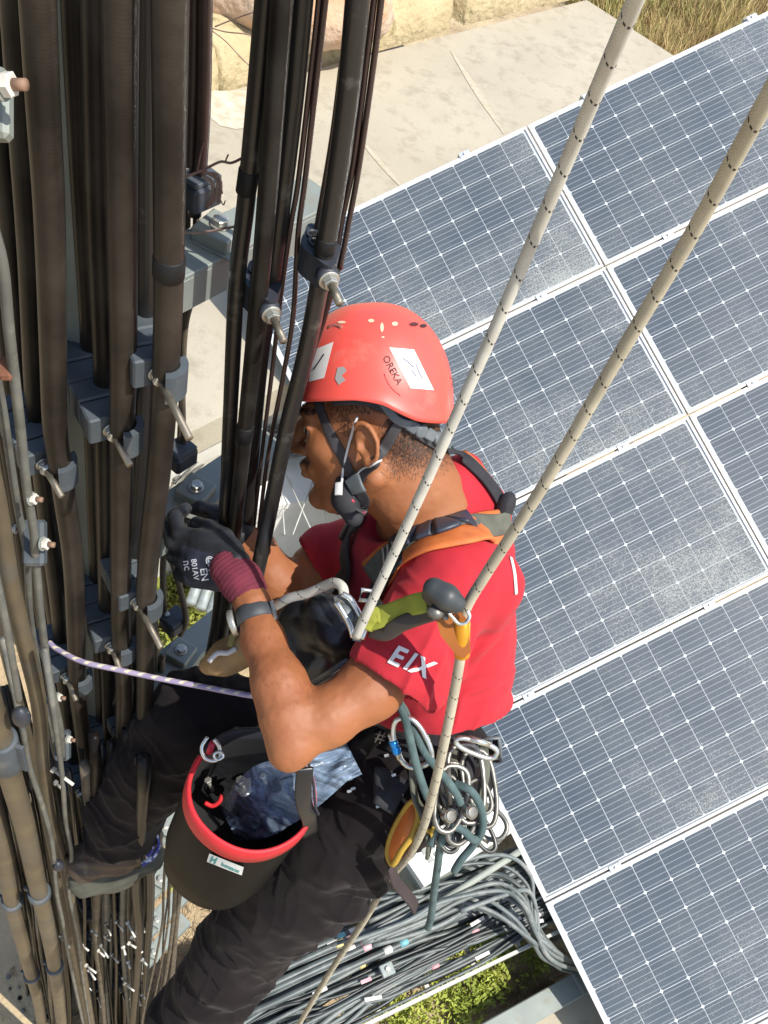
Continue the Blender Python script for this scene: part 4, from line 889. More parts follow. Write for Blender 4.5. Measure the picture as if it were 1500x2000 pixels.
# ------------------------------------------------------------------ smooth solids (distance fields turned into one continuous mesh)
class Field:
    def __init__(s, h): s.h = h; s.ops = []
    def cap(s, a, b, ra, rb=None, k=.012, op='u'): s.ops.append(('c', np.array(a, float), np.array(b, float), ra, ra if rb is None else rb, k, op)); return s
    def chain(s, pts, rs, k=.012, op='u'):
        for i in range(len(pts) - 1): s.cap(pts[i], pts[i + 1], rs[i], rs[i + 1], k, op)
        return s
    def ell(s, c, r, ax=None, k=.012, op='u'): s.ops.append(('e', np.array(c, float), np.array(r, float), np.eye(3) if ax is None else np.array(ax, float), None, k, op)); return s
    def cut(s, p, n, k=.003): s.ops.append(('p', np.array(p, float), np.array(n, float) / np.linalg.norm(n), None, None, k, 'i')); return s
    def bounds(s):
        lo, hi = [], []
        for o in s.ops:
            if o[6] != 'u': continue
            if o[0] == 'c': lo.append(np.minimum(o[1] - o[3], o[2] - o[4])); hi.append(np.maximum(o[1] + o[3], o[2] + o[4]))
            else: R = np.abs(o[3]).T @ o[2]; lo.append(o[1] - R); hi.append(o[1] + R)
        return np.min(lo, 0) - .02, np.max(hi, 0) + .02
    def mesh(s):
        h = s.h; lo, hi = s.bounds(); n = np.ceil((hi - lo) / h).astype(int) + 1
        ax = [(lo[i] + h * np.arange(n[i])).astype(np.float32) for i in range(3)]
        D = np.full(n, .05, np.float32)
        for (t, a, b, c, d, k, op) in s.ops:
            if t == 'p':
                g = (ax[0][:, None, None] - a[0]) * b[0] + (ax[1][None, :, None] - a[1]) * b[1] + (ax[2][None, None, :] - a[2]) * b[2]
                D = np.maximum(D, g.astype(np.float32)); continue
            m = .03 + k
            if t == 'c': l0, h0 = np.minimum(a - c, b - d) - m, np.maximum(a + c, b + d) + m
            else: R = np.abs(c).T @ b; l0, h0 = a - R - m, a + R + m
            i0 = np.clip(((l0 - lo) / h).astype(int), 0, n); i1 = np.clip(((h0 - lo) / h).astype(int) + 2, 0, n)
            if np.any(i1 <= i0): continue
            sl_ = tuple(slice(i0[i], i1[i]) for i in range(3))
            x, y, z = ax[0][sl_[0]][:, None, None], ax[1][sl_[1]][None, :, None], ax[2][sl_[2]][None, None, :]
            if t == 'c':
                v = b - a; vv = max(v @ v, 1e-9)
                tt = np.clip(((x - a[0]) * v[0] + (y - a[1]) * v[1] + (z - a[2]) * v[2]) / vv, 0, 1)
                q = np.sqrt((x - a[0] - tt * v[0]) ** 2 + (y - a[1] - tt * v[1]) ** 2 + (z - a[2] - tt * v[2]) ** 2) - (c + (d - c) * tt)
            else:
                A = c; X_, Y_, Z_ = x - a[0], y - a[1], z - a[2]
                u = [(X_ * A[i][0] + Y_ * A[i][1] + Z_ * A[i][2]) / b[i] for i in range(3)]
                k0 = np.sqrt(u[0] ** 2 + u[1] ** 2 + u[2] ** 2) + 1e-6
                k1 = np.sqrt((u[0] / b[0]) ** 2 + (u[1] / b[1]) ** 2 + (u[2] / b[2]) ** 2) + 1e-6
                q = k0 * (k0 - 1) / k1
            S_ = D[sl_]
            if op == 'u':
                hh = np.clip(.5 + .5 * (S_ - q) / k, 0, 1); D[sl_] = S_ * (1 - hh) + q * hh - k * hh * (1 - hh)
            elif op == 's':
                q = -q; hh = np.clip(.5 - .5 * (S_ - q) / k, 0, 1); D[sl_] = S_ * (1 - hh) + q * hh + k * hh * (1 - hh)
        # surface nets
        ins = D < 0
        corners = [(i, j, k_) for i in (0, 1) for j in (0, 1) for k_ in (0, 1)]
        cs = [ins[i:n[0] - 1 + i, j:n[1] - 1 + j, k_:n[2] - 1 + k_] for i, j, k_ in corners]
        cnt = sum(c_.astype(np.int8) for c_ in cs); act = (cnt > 0) & (cnt < 8)
        I = np.argwhere(act); idx = np.full(act.shape, -1, np.int32); idx[act] = np.arange(len(I))
        acc = np.zeros((len(I), 3)); w = np.zeros(len(I))
        for (ca, cb) in [(a, b) for a in corners for b in corners if a < b and sum(abs(np.array(a) - np.array(b))) == 1]:
            da = D[I[:, 0] + ca[0], I[:, 1] + ca[1], I[:, 2] + ca[2]]; db = D[I[:, 0] + cb[0], I[:, 1] + cb[1], I[:, 2] + cb[2]]
            m_ = (da < 0) != (db < 0); t_ = np.where(m_, da / np.where(m_, da - db, 1), 0)
            p = np.array(ca)[None] * (1 - t_[:, None]) + np.array(cb)[None] * t_[:, None]
            acc[m_] += p[m_]; w[m_] += 1
        V = (I + acc / w[:, None]) * h + lo
        Fs = []
        for axn in range(3):
            o1, o2 = [q for q in range(3) if q != axn]
            sa = [slice(1, -1)] * 3; sb = [slice(1, -1)] * 3
            sa[axn] = slice(0, n[axn] - 1); sb[axn] = slice(1, n[axn])
            A_, B_ = ins[tuple(sa)], ins[tuple(sb)]; E_ = np.argwhere(A_ != B_)
            if len(E_) == 0: continue
            fl = A_[A_ != B_]
            base = E_.copy(); base[:, o1] += 1; base[:, o2] += 1
            q = []
            for d1, d2 in ((0, 0), (1, 0), (1, 1), (0, 1)):
                c_ = base.copy(); c_[:, o1] -= d1; c_[:, o2] -= d2; q.append(idx[c_[:, 0], c_[:, 1], c_[:, 2]])
            q = np.stack(q, 1); fl = fl if axn != 1 else ~fl
            q[~fl] = q[~fl][:, ::-1]; Fs.append(q)
        Fc = np.concatenate(Fs); Fc = Fc[(Fc >= 0).all(1)]
        return V, Fc
def vnormals(V, Fc):
    nrm = np.cross(V[Fc[:, 2]] - V[Fc[:, 0]], V[Fc[:, 3]] - V[Fc[:, 1]]); N_ = np.zeros_like(V)
    for i in range(4): np.add.at(N_, Fc[:, i], nrm)
    return N_ / (np.linalg.norm(N_, axis=1, keepdims=True) + 1e-12)
def smooth(V, Fc, it=2, lam=.5):
    for _ in range(it):
        A = np.zeros_like(V); c = np.zeros(len(V))
        for i in range(4):
            a, b = Fc[:, i], Fc[:, (i + 1) % 4]
            np.add.at(A, a, V[b]); np.add.at(A, b, V[a]); np.add.at(c, a, 1); np.add.at(c, b, 1)
        V = V + lam * (A / np.maximum(c, 1)[:, None] - V)
    return V
def npn(Pt, seed=0):          # vectorised value noise, -1..1
    Pt = Pt + seed * 17.13; i = np.floor(Pt).astype(np.int64); f = Pt - i; f = f * f * (3 - 2 * f); out = 0
    def hsh(a): 
        n_ = (a[:, 0] * 374761393 + a[:, 1] * 668265263 + a[:, 2] * 2147483647 + seed * 982451653) & 0xffffffff
        n_ = ((n_ ^ (n_ >> 13)) * 1274126177) & 0xffffffff; return ((n_ ^ (n_ >> 16)) & 0xffff) / 32767.5 - 1
    for dx in (0, 1):
        for dy in (0, 1):
            for dz in (0, 1):
                out = out + hsh(i + np.array([dx, dy, dz])) * (f[:, 0] if dx else 1 - f[:, 0]) * (f[:, 1] if dy else 1 - f[:, 1]) * (f[:, 2] if dz else 1 - f[:, 2])
    return out
BV = {}
def solid(name, fld, m, parent, disp=None, sm=2, label=None, keep=None, mats=None, mi=None, bv=None):
    V, Fc = fld.mesh(); V = smooth(V, Fc, sm)
    if disp is not None:
        N_ = vnormals(V, Fc); V = V + N_ * disp(V, N_)[:, None]
    Wv = V @ RW.T + CAMP
    inv = np.array(rootm(parent).inverted()) if parent is not None else np.eye(4)
    Lv = Wv @ inv[:3, :3].T + inv[:3, 3]
    me = bpy.data.meshes.new(name); me.vertices.add(len(Lv)); me.vertices.foreach_set('co', Lv.astype(np.float32).ravel())
    me.loops.add(Fc.size); me.loops.foreach_set('vertex_index', Fc.astype(np.int32).ravel())
    me.polygons.add(len(Fc)); me.polygons.foreach_set('loop_start', np.arange(0, Fc.size, 4, dtype=np.int32))
    me.update(calc_edges=True); me.polygons.foreach_set('use_smooth', np.ones(len(Fc), bool))
    for q in (mats or [m]): me.materials.append(q)
    if mi is not None: me.polygons.foreach_set('material_index', mi(V[Fc].mean(1)).astype(np.int32))
    me.update()
    o = bpy.data.objects.new(name, me); COL.objects.link(o); o.parent = parent
    if label: o['label'] = label
    BV[bv or name] = BVHTree.FromPolygons([Vector(v) for v in Wv.tolist()], Fc.tolist())
    return o, V, Fc
CAMW = Vector(CAMP.tolist())
def hit(px, py, names, off=.0, dflt=None):
    d = (P(px, py, 1.0) - CAMW).normalized(); best = None
    for n_ in (names if isinstance(names, (list, tuple)) else [names]):
        r = BV[n_].ray_cast(CAMW, d)
        if r[0] is not None and (best is None or r[3] < best[3]): best = r
    if best is None:
        if dflt is None: return None, None
        return P(px, py, dflt), -d
    n_ = best[1]
    if n_.dot(d) > 0: n_ = -n_
    return best[0] + n_ * off, n_
def surf_path(pts, names, off, dflt=None, n=6):
    pp = cr([Vector((x, y, 0)) for x, y in pts], n); out = []; nr = []; ld = dflt
    for p in pp:
        h_, n_ = hit(p.x, p.y, names, off, ld)
        if h_ is None: continue
        out.append(h_); nr.append(n_); 
    # even out jumps
    for _ in range(3):
        for i in range(1, len(out) - 1): out[i] = out[i] * .5 + (out[i - 1] + out[i + 1]) * .25; nr[i] = (nr[i] * .5 + (nr[i - 1] + nr[i + 1]) * .25).normalized()
    return out, nr
def strap(name, pts, names, w, m, parent, off=.003, th=.25, dflt=None, n=6, lift=0):
    path, nr = surf_path(pts, names, off, dflt, n); mb = MB()
    mb.tube(path, w / 2, 12, flat=th, flatdir=nr); return mb.build(name, m, parent)
def decal(name, poly2d, tris, names, m, parent, off=.0006, th=0.0):
    """flat print: 2-D points in photo pixels laid onto the surface"""
    vs = []; ok = True
    for x, y in poly2d:
        h_, _ = hit(x, y, names, off)
        if h_ is None: return None
        vs.append(h_)
    mb = MB(); mb.add(vs, tris); return mb.build(name, m, parent)
def text2d(s, size, bold=0.0):
    cu = bpy.data.curves.new('t', 'FONT'); cu.body = s; cu.size = size; cu.offset = bold; cu.align_x = 'CENTER'; cu.align_y = 'CENTER'; cu.resolution_u = 3
    o = bpy.data.objects.new('t', cu); COL.objects.link(o); bpy.context.view_layer.update()
    me = o.to_mesh(); bm = bmesh.new(); bm.from_mesh(me); o.to_mesh_clear(); bpy.data.objects.remove(o); bpy.data.curves.remove(cu)
    bmesh.ops.triangulate(bm, faces=bm.faces)
    for _ in range(2):
        es = [e for e in bm.edges if e.calc_length() > size * .18]
        if es: bmesh.ops.subdivide_edges(bm, edges=es, cuts=1); bmesh.ops.triangulate(bm, faces=bm.faces)
    bm.verts.ensure_lookup_table(); v = [(q.co.x, q.co.y) for q in bm.verts]; f = [[q.index for q in fc.verts] for fc in bm.faces]; bm.free()
    return v, f
def text_decal(name, s, size, cx, cy, rot, names, m, parent, bold=0.0, sx=1.0, shear=0.0, off=.0007):
    v, f = text2d(s, size, bold); a = math.radians(rot); c_, s_ = math.cos(a), math.sin(a)
    pts = [(cx + (x * sx + y * shear) * c_ + y * s_ , cy + (x * sx + y * shear) * s_ - y * c_) for x, y in v]   # pixel y runs down
    return decal(name, pts, f, names, m, parent, off)
def poly_decal(name, corners, names, m, parent, off=.0006, n=8):
    c = [np.array(q, float) for q in corners]; pts = []; 
    for j in range(n + 1):
        for i in range(n + 1):
            u, v = i / n, j / n; pts.append(tuple((c[0] * (1 - u) + c[1] * u) * (1 - v) + (c[3] * (1 - u) + c[2] * u) * v))
    f = [(j * (n + 1) + i, j * (n + 1) + i + 1, (j + 1) * (n + 1) + i + 1, (j + 1) * (n + 1) + i) for j in range(n) for i in range(n)]
    return decal(name, pts, f, names, m, parent, off)
# ------------------------------------------------------------------ the climber
person = thing('person', 'climber in red helmet, red t-shirt and dark trousers working on the cables beside the tower', 'person', P(820, 1530, 1.68))
m_skin = mat('tanned skin', (.33, .125, .046), .6, 0, (.28, .10, .036), scale=9, bump=.25, bscale=520, lo=.3, hi=.7, sss=.10, rvar=.06, bdist=.0005, dust=(.27, .085, .035), dscale=6, dlo=.48, dhi=.8)
def nrmz(v): v = np.array(v, float); return v / np.linalg.norm(v)
h_u = nrmz((-.06, .96, .28)); h_f = nrmz((-.95, -.15, -.27)); h_f = nrmz(h_f - h_u * (h_f @ h_u)); h_l = np.cross(h_u, h_f)
HO = L(715, 860, 1.27) - h_l * .073; HS = 1.10; HA = np.array([h_f, h_u, h_l])
def Hd(f, u, l): return HO + (h_f * f + h_u * u + h_l * l) * HS
B = Field(.0026)
B.ell(Hd(-.004, .042, 0), (.086, .090, .075), HA, .01)
B.ell(Hd(.034, -.008, 0), (.070, .088, .064), HA, .02)
B.ell(Hd(.040, -.062, 0), (.052, .050, .046), HA, .02)
B.cap(Hd(.082, .030, -.030), Hd(.082, .030, .030), .0135, k=.02)
for sd_ in (-1, 1):
    B.cap(Hd(-.006, -.050, .054 * sd_), Hd(.062, -.095, .024 * sd_), .018, .015, .02)
    B.ell(Hd(.064, -.014, .040 * sd_), (.024, .020, .018), HA, .02)
    B.ell(Hd(.098, .011, .033 * sd_), (.014, .009, .014), HA, .012, 's')
    B.cap(Hd(.085, .0125, .021 * sd_), Hd(.081, .0135, .043 * sd_), .0062, k=.005)       # upper lid
    B.cap(Hd(.081, .0015, .022 * sd_), Hd(.077, .0030, .042 * sd_), .0042, k=.005)
    B.cap(Hd(.106, -.023, .010 * sd_), Hd(.100, -.024, .013 * sd_), .0075, k=.006)
B.chain([Hd(.094, .022, 0), Hd(.107, .002, 0), Hd(.119, -.018, 0)], [.0085, .0095, .0105], .010)
B.cap(Hd(.1135, -.024, -.004), Hd(.1135, -.024, .004), .0075, k=.006)
B.ell(Hd(.081, -.092, 0), (.025, .020, .024), HA, .015)
B.ell(Hd(.082, -.050, 0), (.022, .022, .026), HA, .015)
B.cap(Hd(.1035, -.0455, -.011), Hd(.1035, -.0455, .011), .0066, k=.006); B.cap(Hd(.090, -.049, -.022), Hd(.090, -.049, .022), .0055, k=.008)
B.cap(Hd(.1020, -.0575, -.010), Hd(.1020, -.0575, .010), .0074, k=.006)
B.cap(Hd(.1135, -.0512, -.020), Hd(.1135, -.0512, .020), .0040, k=.002, op='s')
B.cap(Hd(.106, -.0690, -.012), Hd(.106, -.0690, .012), .0055, k=.008, op='s')
# ears
for sd_ in (-1, 1):
    ec = (-.004, .0, .072 * sd_); ta_ = math.radians(-12)
    ea = np.array([h_f * math.cos(ta_) + h_u * math.sin(ta_), -h_f * math.sin(ta_) + h_u * math.cos(ta_), h_l])
    en = nrmz(ea[2] * sd_ + h_f * .12); e0 = nrmz(ea[0] - en * (ea[0] @ en)); e1 = np.cross(en, e0)
    if e1 @ h_u < 0: e1 = -e1
    c0 = Hd(*ec) + en * .0085
    B.ell(c0 - e0 * .002, (.0185, .029, .0060), np.array([e0, e1, en]), .005)
    ring = []
    for k_ in range(15):
        a = math.radians(-60 + k_ * 19.5)
        rx_, ry_ = .0180, .029
        ring.append(c0 + e0 * (-math.sin(a + .2) * rx_ * (1.0) - .001) + e1 * (-math.cos(a + .2) * ry_) + en * (.0065 + .002 * math.sin(a)))
    for k_ in range(3, 14): B.cap(ring[k_ - 1], ring[k_], .0033, k=.0025)
    B.ell(c0 + e0 * .001 - e1 * .004 + en * .008, (.0085, .012, .0075), np.array([e0, e1, en]), .003, 's')
    B.ell(c0 - e0 * .006 + e1 * .014 + en * .009, (.0055, .0085, .0045), np.array([e0, e1, en]), .003, 's')
    B.ell(c0 + e0 * .005 - e1 * .026 + en * .002, (.0068, .0085, .0055), np.array([e0, e1, en]), .004)
    B.cap(c0 + e0 * .012 - e1 * .006 + en * .004, c0 + e0 * .011 - e1 * .001 + en * .004, .0036, k=.004)
NB = L(838, 1035, 1.45)
B.chain([Hd(-.022, -.03, 0), L(790, 960, 1.37), NB], [.049, .052, .068], .025)
B.cap(Hd(-.032, .0, 0), L(846, 985, 1.40), .044, .056, .03)
SHL, SHR = L(866, 1140, 1.33), L(690, 1085, 1.60)
B.cap(L(835, 1020, 1.43), SHL, .055, .05, .03); B.cap(L(820, 1020, 1.46), SHR, .055, .05, .03)
B.chain([SHL, L(722, 1345, 1.29), L(640, 1400, 1.265), L(574, 1440, 1.25)], [.056, .0430, .0380, .0325], .02)
B.chain([L(574, 1444, 1.25), L(562, 1395, 1.255), L(545, 1335, 1.27), L(514, 1250, 1.31), L(494, 1180, 1.335), L(478, 1138, 1.35)], [.0310, .0355, .0350, .0278, .0232, .0236], .02)
B.ell(L(562, 1470, 1.245), (.020, .022, .022), None, .025)
B.chain([SHR, L(620, 1115, 1.60), L(562, 1190, 1.585)], [.054, .047, .036], .012)
B.chain([L(560, 1195, 1.585), L(540, 1135, 1.57), L(500, 1075, 1.54), L(468, 1045, 1.52)], [.036, .041, .033, .024], .014)
def skin_disp(V, N_):
    return .0007 * npn(V * 60, 2) + .0004 * npn(V * 150, 4)
body, bV, bF = solid('body', B, m_skin, person, skin_disp, 2)
m_eye = mat('eye white', (.65, .62, .58), .2, 0, (.55, .5, .47), scale=30); m_iris = mat('brown iris', (.03, .015, .008), .1)
for sd_ in (-1, 1):
    mb = MB(); ce = W(Hd(.0790, .0080, .0320 * sd_)); axs = [dirw(h_f), dirw(h_u), dirw(h_l)]
    mb.ball(ce, .0122, 20, axs); ey = mb.build('eye', m_eye, person)
    mb = MB(); q = dirw(nrmz(h_f + h_l * (.75 if sd_ > 0 else -.3) - h_u * .10)); mb.lathe(ce + q * .0113, q, [(.0058, 0), (.0056, .0012), (.002, .0018), (0, .0018)], 16); mb.build('iris', m_iris, ey)
# hair, stubble, brow: short strands rooted in the skin
m_hair = mat('short dark hair', (.022, .014, .010), .6, 0, (.05, .032, .02), scale=60)
cen = bV[bF].mean(1); fn_ = np.cross(bV[bF[:, 2]] - bV[bF[:, 0]], bV[bF[:, 3]] - bV[bF[:, 1]]); fn_ /= (np.linalg.norm(fn_, axis=1, keepdims=True) + 1e-12)
HC_ = ((cen - HO) @ HA.T) / HS
if ((cen - HO) * fn_).sum(1)[np.linalg.norm(cen - HO, axis=1) < .11].mean() < 0: fn_ = -fn_
def strands(name, dens, n_max, ln, wdt, m, seed, lean=(0, -1, 0), par=None, lift=.35):
    r = np.random.RandomState(seed); cand = np.where(dens > .01)[0]; p = dens[cand] / dens[cand].sum()
    pick = r.choice(cand, n_max, p=p); 
    vs = np.empty((n_max, 3, 3)); le = HA.T @ np.array(lean)
    for q in range(n_max):
        i = pick[q]; c0 = bV[bF[i]]; a, b = r.rand(2); base = (c0[0] * (1 - a) + c0[1] * a) * (1 - b) + (c0[3] * (1 - a) + c0[2] * a) * b
        n_ = fn_[i]; t_ = le - n_ * (le @ n_); t_ = t_ / (np.linalg.norm(t_) + 1e-6) + r.normal(0, .25, 3); d = nrmz(n_ * lift + t_)
        s_ = np.cross(d, n_ + r.normal(0, .2, 3)); s_ = nrmz(s_) * wdt * r.uniform(.6, 1.2); l_ = ln * r.uniform(.5, 1.2)
        base = base - n_ * .0004
        vs[q] = (base - s_, base + s_, base + d * l_)
    w_ = vs.reshape(-1, 3) @ RW.T + CAMP
    mb = MB(); mb.v = [Vector(v) for v in w_.tolist()]; mb.f = [[3 * k_, 3 * k_ + 1, 3 * k_ + 2] for k_ in range(n_max)]; mb.uv = [[(0, 0)] * 3] * n_max; mb.mi = [0] * n_max; mb.sm = [False] * n_max
    return mb.build(name, m, person)
f_, u_, l_ = HC_[:, 0], HC_[:, 1], HC_[:, 2]
inhead = (np.abs(l_) < .09) & (u_ > -.13) & (np.linalg.norm(HC_, axis=1) < .16)
earz = (np.abs(f_ + .005) < .026) & (np.abs(u_) < .036) & (np.abs(l_) > .064)
ss = lambda x, a, b: np.clip((x - a) / (b - a), 0, 1)
side = ss(u_, .012, .050) * ss(f_, .066, .052); back = ss(u_, -.062, -.018) * ss(f_, -.012, -.030)
sb_ = ss(u_, -.012, .014) * ss(f_, .040, .030) * ss(f_, .012, .018)
hd = np.maximum(np.maximum(side, back), sb_ * .6) ** 1.5 * inhead * ~earz * (u_ < .060)
strands('hair', hd, 72000, .0055, .00026, m_hair, 1, (-.35, -1, 0), lift=.25)
bd_ = np.maximum(ss(u_, -.070, -.085) * ss(f_, .045, .075) * .8, ss(u_, -.04, -.06) * ss(f_, .01, .05) * .22) * inhead
m_stub = mat('stubble', (.05, .03, .022), .7)
strands('beard', bd_, 5000, .0014, .00026, m_stub, 2)
ms = np.exp(-(((u_ + .0385) / .0040) ** 2)) * (np.abs(l_) < .025) * (f_ > .080) * inhead
strands('moustache', ms, 3000, .0038, .00026, m_hair, 3, (.3, -.8, 0))
for sd_ in (-1, 1):
    br = np.exp(-(((u_ - .034 + .05 * np.maximum(0, np.abs(l_) - .03)) / .004) ** 2)) * (l_ * sd_ > .012) * (l_ * sd_ < .050) * (f_ > .07) * inhead
    strands('eyebrow', br, 1100, .007, .00032, m_hair, 4 + sd_, (-.6, .2, .6 * sd_))
fa_, fb_ = L(572, 1420, 1.25), L(500, 1200, 1.33); fv_ = nrmz(fb_ - fa_); tt_ = (cen - fa_) @ fv_; rr_ = np.linalg.norm((cen - fa_) - tt_[:, None] * fv_, axis=1)
ah = ((tt_ > 0) & (tt_ < .19) & (rr_ < .05)) * (.3 + .7 * np.clip(npn(cen * 40, 9) + .4, 0, 1)); d_ua = nrmz(SHL - L(578, 1456, 1.25))
lw_ = HA @ fv_
strands('arm_hair', ah.astype(float), 2600, .009, .00011, m_hair, 12, tuple(lw_), lift=.12)
# ------------------------------------------------------------------ t-shirt
m_shirt = mat('red cotton', (.44, .015, .027), .9, 0, (.40, .013, .023), scale=22, bump=.25, bscale=700, lo=.3, hi=.7, sheen=.05, bdist=.0004)
t_l = nrmz(SHL - SHR); t_u = nrmz(L(840, 1010, 1.44) - L(875, 1440, 1.62)); t_u = nrmz(t_u - t_l * (t_u @ t_l)); t_f = np.cross(t_l, t_u)
TA = np.array([t_f, t_u, t_l]); TC = (SHL + SHR) / 2 - t_f * .044 - t_u * .085
def Td(f, u, l): return TC + t_f * f + t_u * u + t_l * l
S = Field(.0034)
S.ell(Td(0, 0, 0), (.122, .20, .168), TA, .03)
S.ell(Td(.025, -.16, 0), (.112, .16, .150), TA, .04)
S.ell(Td(.048, -.225, .01), (.100, .09, .146), TA, .03)
S.cap(SHL - t_f * .022, SHR - t_f * .022, .066, k=.03)
S.cap(SHL - t_f * .06 - t_u * .02, SHR - t_f * .06 - t_u * .02, .062, k=.03)
S.cap(L(858, 968, 1.41), L(865, 1060, 1.42), .052, .06, .025)
S.chain([L(905, 925, 1.43), L(935, 1000, 1.43), L(945, 1080, 1.44)], [.030, .042, .05], .025)
S.chain([SHL - t_f * .01, L(812, 1258, 1.315), L(780, 1310, 1.30)], [.069, .0700, .0760], .02)
S.chain([SHR, L(645, 1090, 1.60)], [.066, .062], .02)
hem = L(785, 1326, 1.295); sdn = nrmz(L(722, 1345, 1.29) - SHL); 
# sleeve opening and neck opening are hollow
hn_ = nrmz(L(742, 1378, 1.29) - L(782, 1328, 1.30)); hc_ = L(783, 1330, 1.30)
S.cap(hc_ + hn_ * .150, hc_ + hn_ * .22, .150, .16, .004, 's')
S.cap(hc_ - hn_ * .012, hc_ + hn_ * .10, .062, .070, .004, 's')
S.cap(hem - sdn * .0 + sdn * .030, hem + sdn * .16, .085, .085, .002, 's') if False else None
S.cap(L(640, 1092, 1.60), L(585, 1130, 1.60), .0535, k=.003, op='s')
nk = [Hd(-.03, -.02, 0), L(800, 968, 1.37), L(835, 1010, 1.425)]
S.chain(nk, [.064, .0655, .066], .004, 's')
S.cap(L(775, 985, 1.38), L(752, 1015, 1.42), .058, .04, .01, 's')
S.cut(Td(0, -.158, 0), -t_u + t_f * .10)
def shirt_disp(V, N_):
    Q = (V - TC) @ TA.T
    d = .0028 * npn(V * np.array([9, 9, 9]), 3) + .0016 * npn(V * 22, 5)
    low = np.clip((-Q[:, 1] - .10) / .12, 0, 1)
    d += low * .0075 * np.sin(Q[:, 1] * 95 + 2.2 * npn(V * 8, 6) + Q[:, 0] * 14) * (.5 + .5 * npn(V * 6, 9))
    dd = V - L(880, 1300, 1.33); fl = nrmz((.25, .95, .1)); tt_ = dd @ nrmz((.95, -.25, .1))
    for (cx, cy, ang, ln_, am, wd_) in ((905, 1290, 40, .07, .006, .007), (925, 1315, 52, .06, -.005, .008), (890, 1330, 20, .07, .005, .007), (950, 1250, 60, .08, .004, .009), (870, 1250, -75, .05, -.004, .007), (955, 1345, 15, .05, .006, .006), (960, 1380, 5, .06, -.006, .006), (900, 1385, 12, .09, .004, .007)):
        c_ = L(cx, cy, 1.36); a_ = math.radians(ang); e_ = np.array([math.cos(a_), math.sin(a_), 0]); q_ = V - c_; t1 = q_ @ e_; t2 = q_ @ np.array([-e_[1], e_[0], 0])
        d += am * np.exp(-(t1 / ln_) ** 2) * np.exp(-((t2 + 1.5 * t1 * t1) / wd_) ** 2) * (V[:, 2] > -1.5)
    sl2 = np.exp(-((np.linalg.norm(V - L(800, 1285, 1.29), axis=1)) / .06) ** 2)
    d += sl2 * .0022 * np.sin((V @ nrmz((.8, .5, 0))) * 130 + 2 * npn(V * 14, 4))
    s_ = (V - hc_) @ hn_; nr2 = np.linalg.norm(np.cross(V - hc_, hn_), axis=1) < .11
    d += np.where(nr2, -.0016 * np.exp(-((s_ + .018) / .0028) ** 2), 0)
    for (dr, st, am, sd0) in (((.35, .9, .1), (30, 7, 10), .0060, 31), ((.85, -.5, .1), (26, 7, 10), .0045, 33)):
        e1 = nrmz(dr); e2 = nrmz(np.cross(e1, (0, 0, 1))); e3 = np.cross(e1, e2)
        q_ = np.stack([V @ e2 * st[0], V @ e1 * st[1], V @ e3 * st[2]], 1) + .5 * npn(V * 10, sd0 + 1)[:, None]
        d += am * ((1 - np.abs(npn(q_, sd0))) ** 4 - .25) * np.clip(npn(V * 5, sd0 + 2) + .35, 0, 1)
    d += .0007 * npn(V * 60, 7)
    return d
shirt, sV, sF = solid('t_shirt', S, m_shirt, person, shirt_disp, 2)
m_rib = mat('collar rib', (.50, .018, .038), .85, 0, (.42, .015, .03), scale=30)
# ------------------------------------------------------------------ trousers
m_trs = mat('faded black trousers', (.017, .0125, .013), .85, 0, (.010, .008, .0085), scale=5, bump=.3, bscale=520, lo=.3, hi=.7, sheen=.05, spec=.1, bdist=.0005)
T_ = Field(.0048)
HIP = L(830, 1520, 1.70)
T_.ell(L(850, 1475, 1.66), (.092, .10, .140), TA, .03)
T_.chain([L(790, 1530, 1.60), L(680, 1625, 1.67), L(575, 1745, 1.77)], [.100, .100, .094], .03)
T_.chain([L(575, 1745, 1.77), L(465, 1860, 1.90), L(368, 2010, 2.05), L(290, 2150, 2.2)], [.094, .088, .086, .080], .03)
T_.chain([L(800, 1500, 1.74), L(600, 1450, 1.74), L(385, 1398, 1.72)], [.11, .098, .084], .03)
T_.chain([L(378, 1400, 1.72), L(310, 1480, 1.83), L(245, 1575, 1.97), L(240, 1625, 2.02)], [.084, .086, .084, .080], .02)
T_.cap(L(668, 1748, 1.70), L(705, 1690, 1.68), .040, .05, .04)
T_.cap(L(236, 1680, 2.06), L(228, 1750, 2.12), .112, .125, .003, 's')
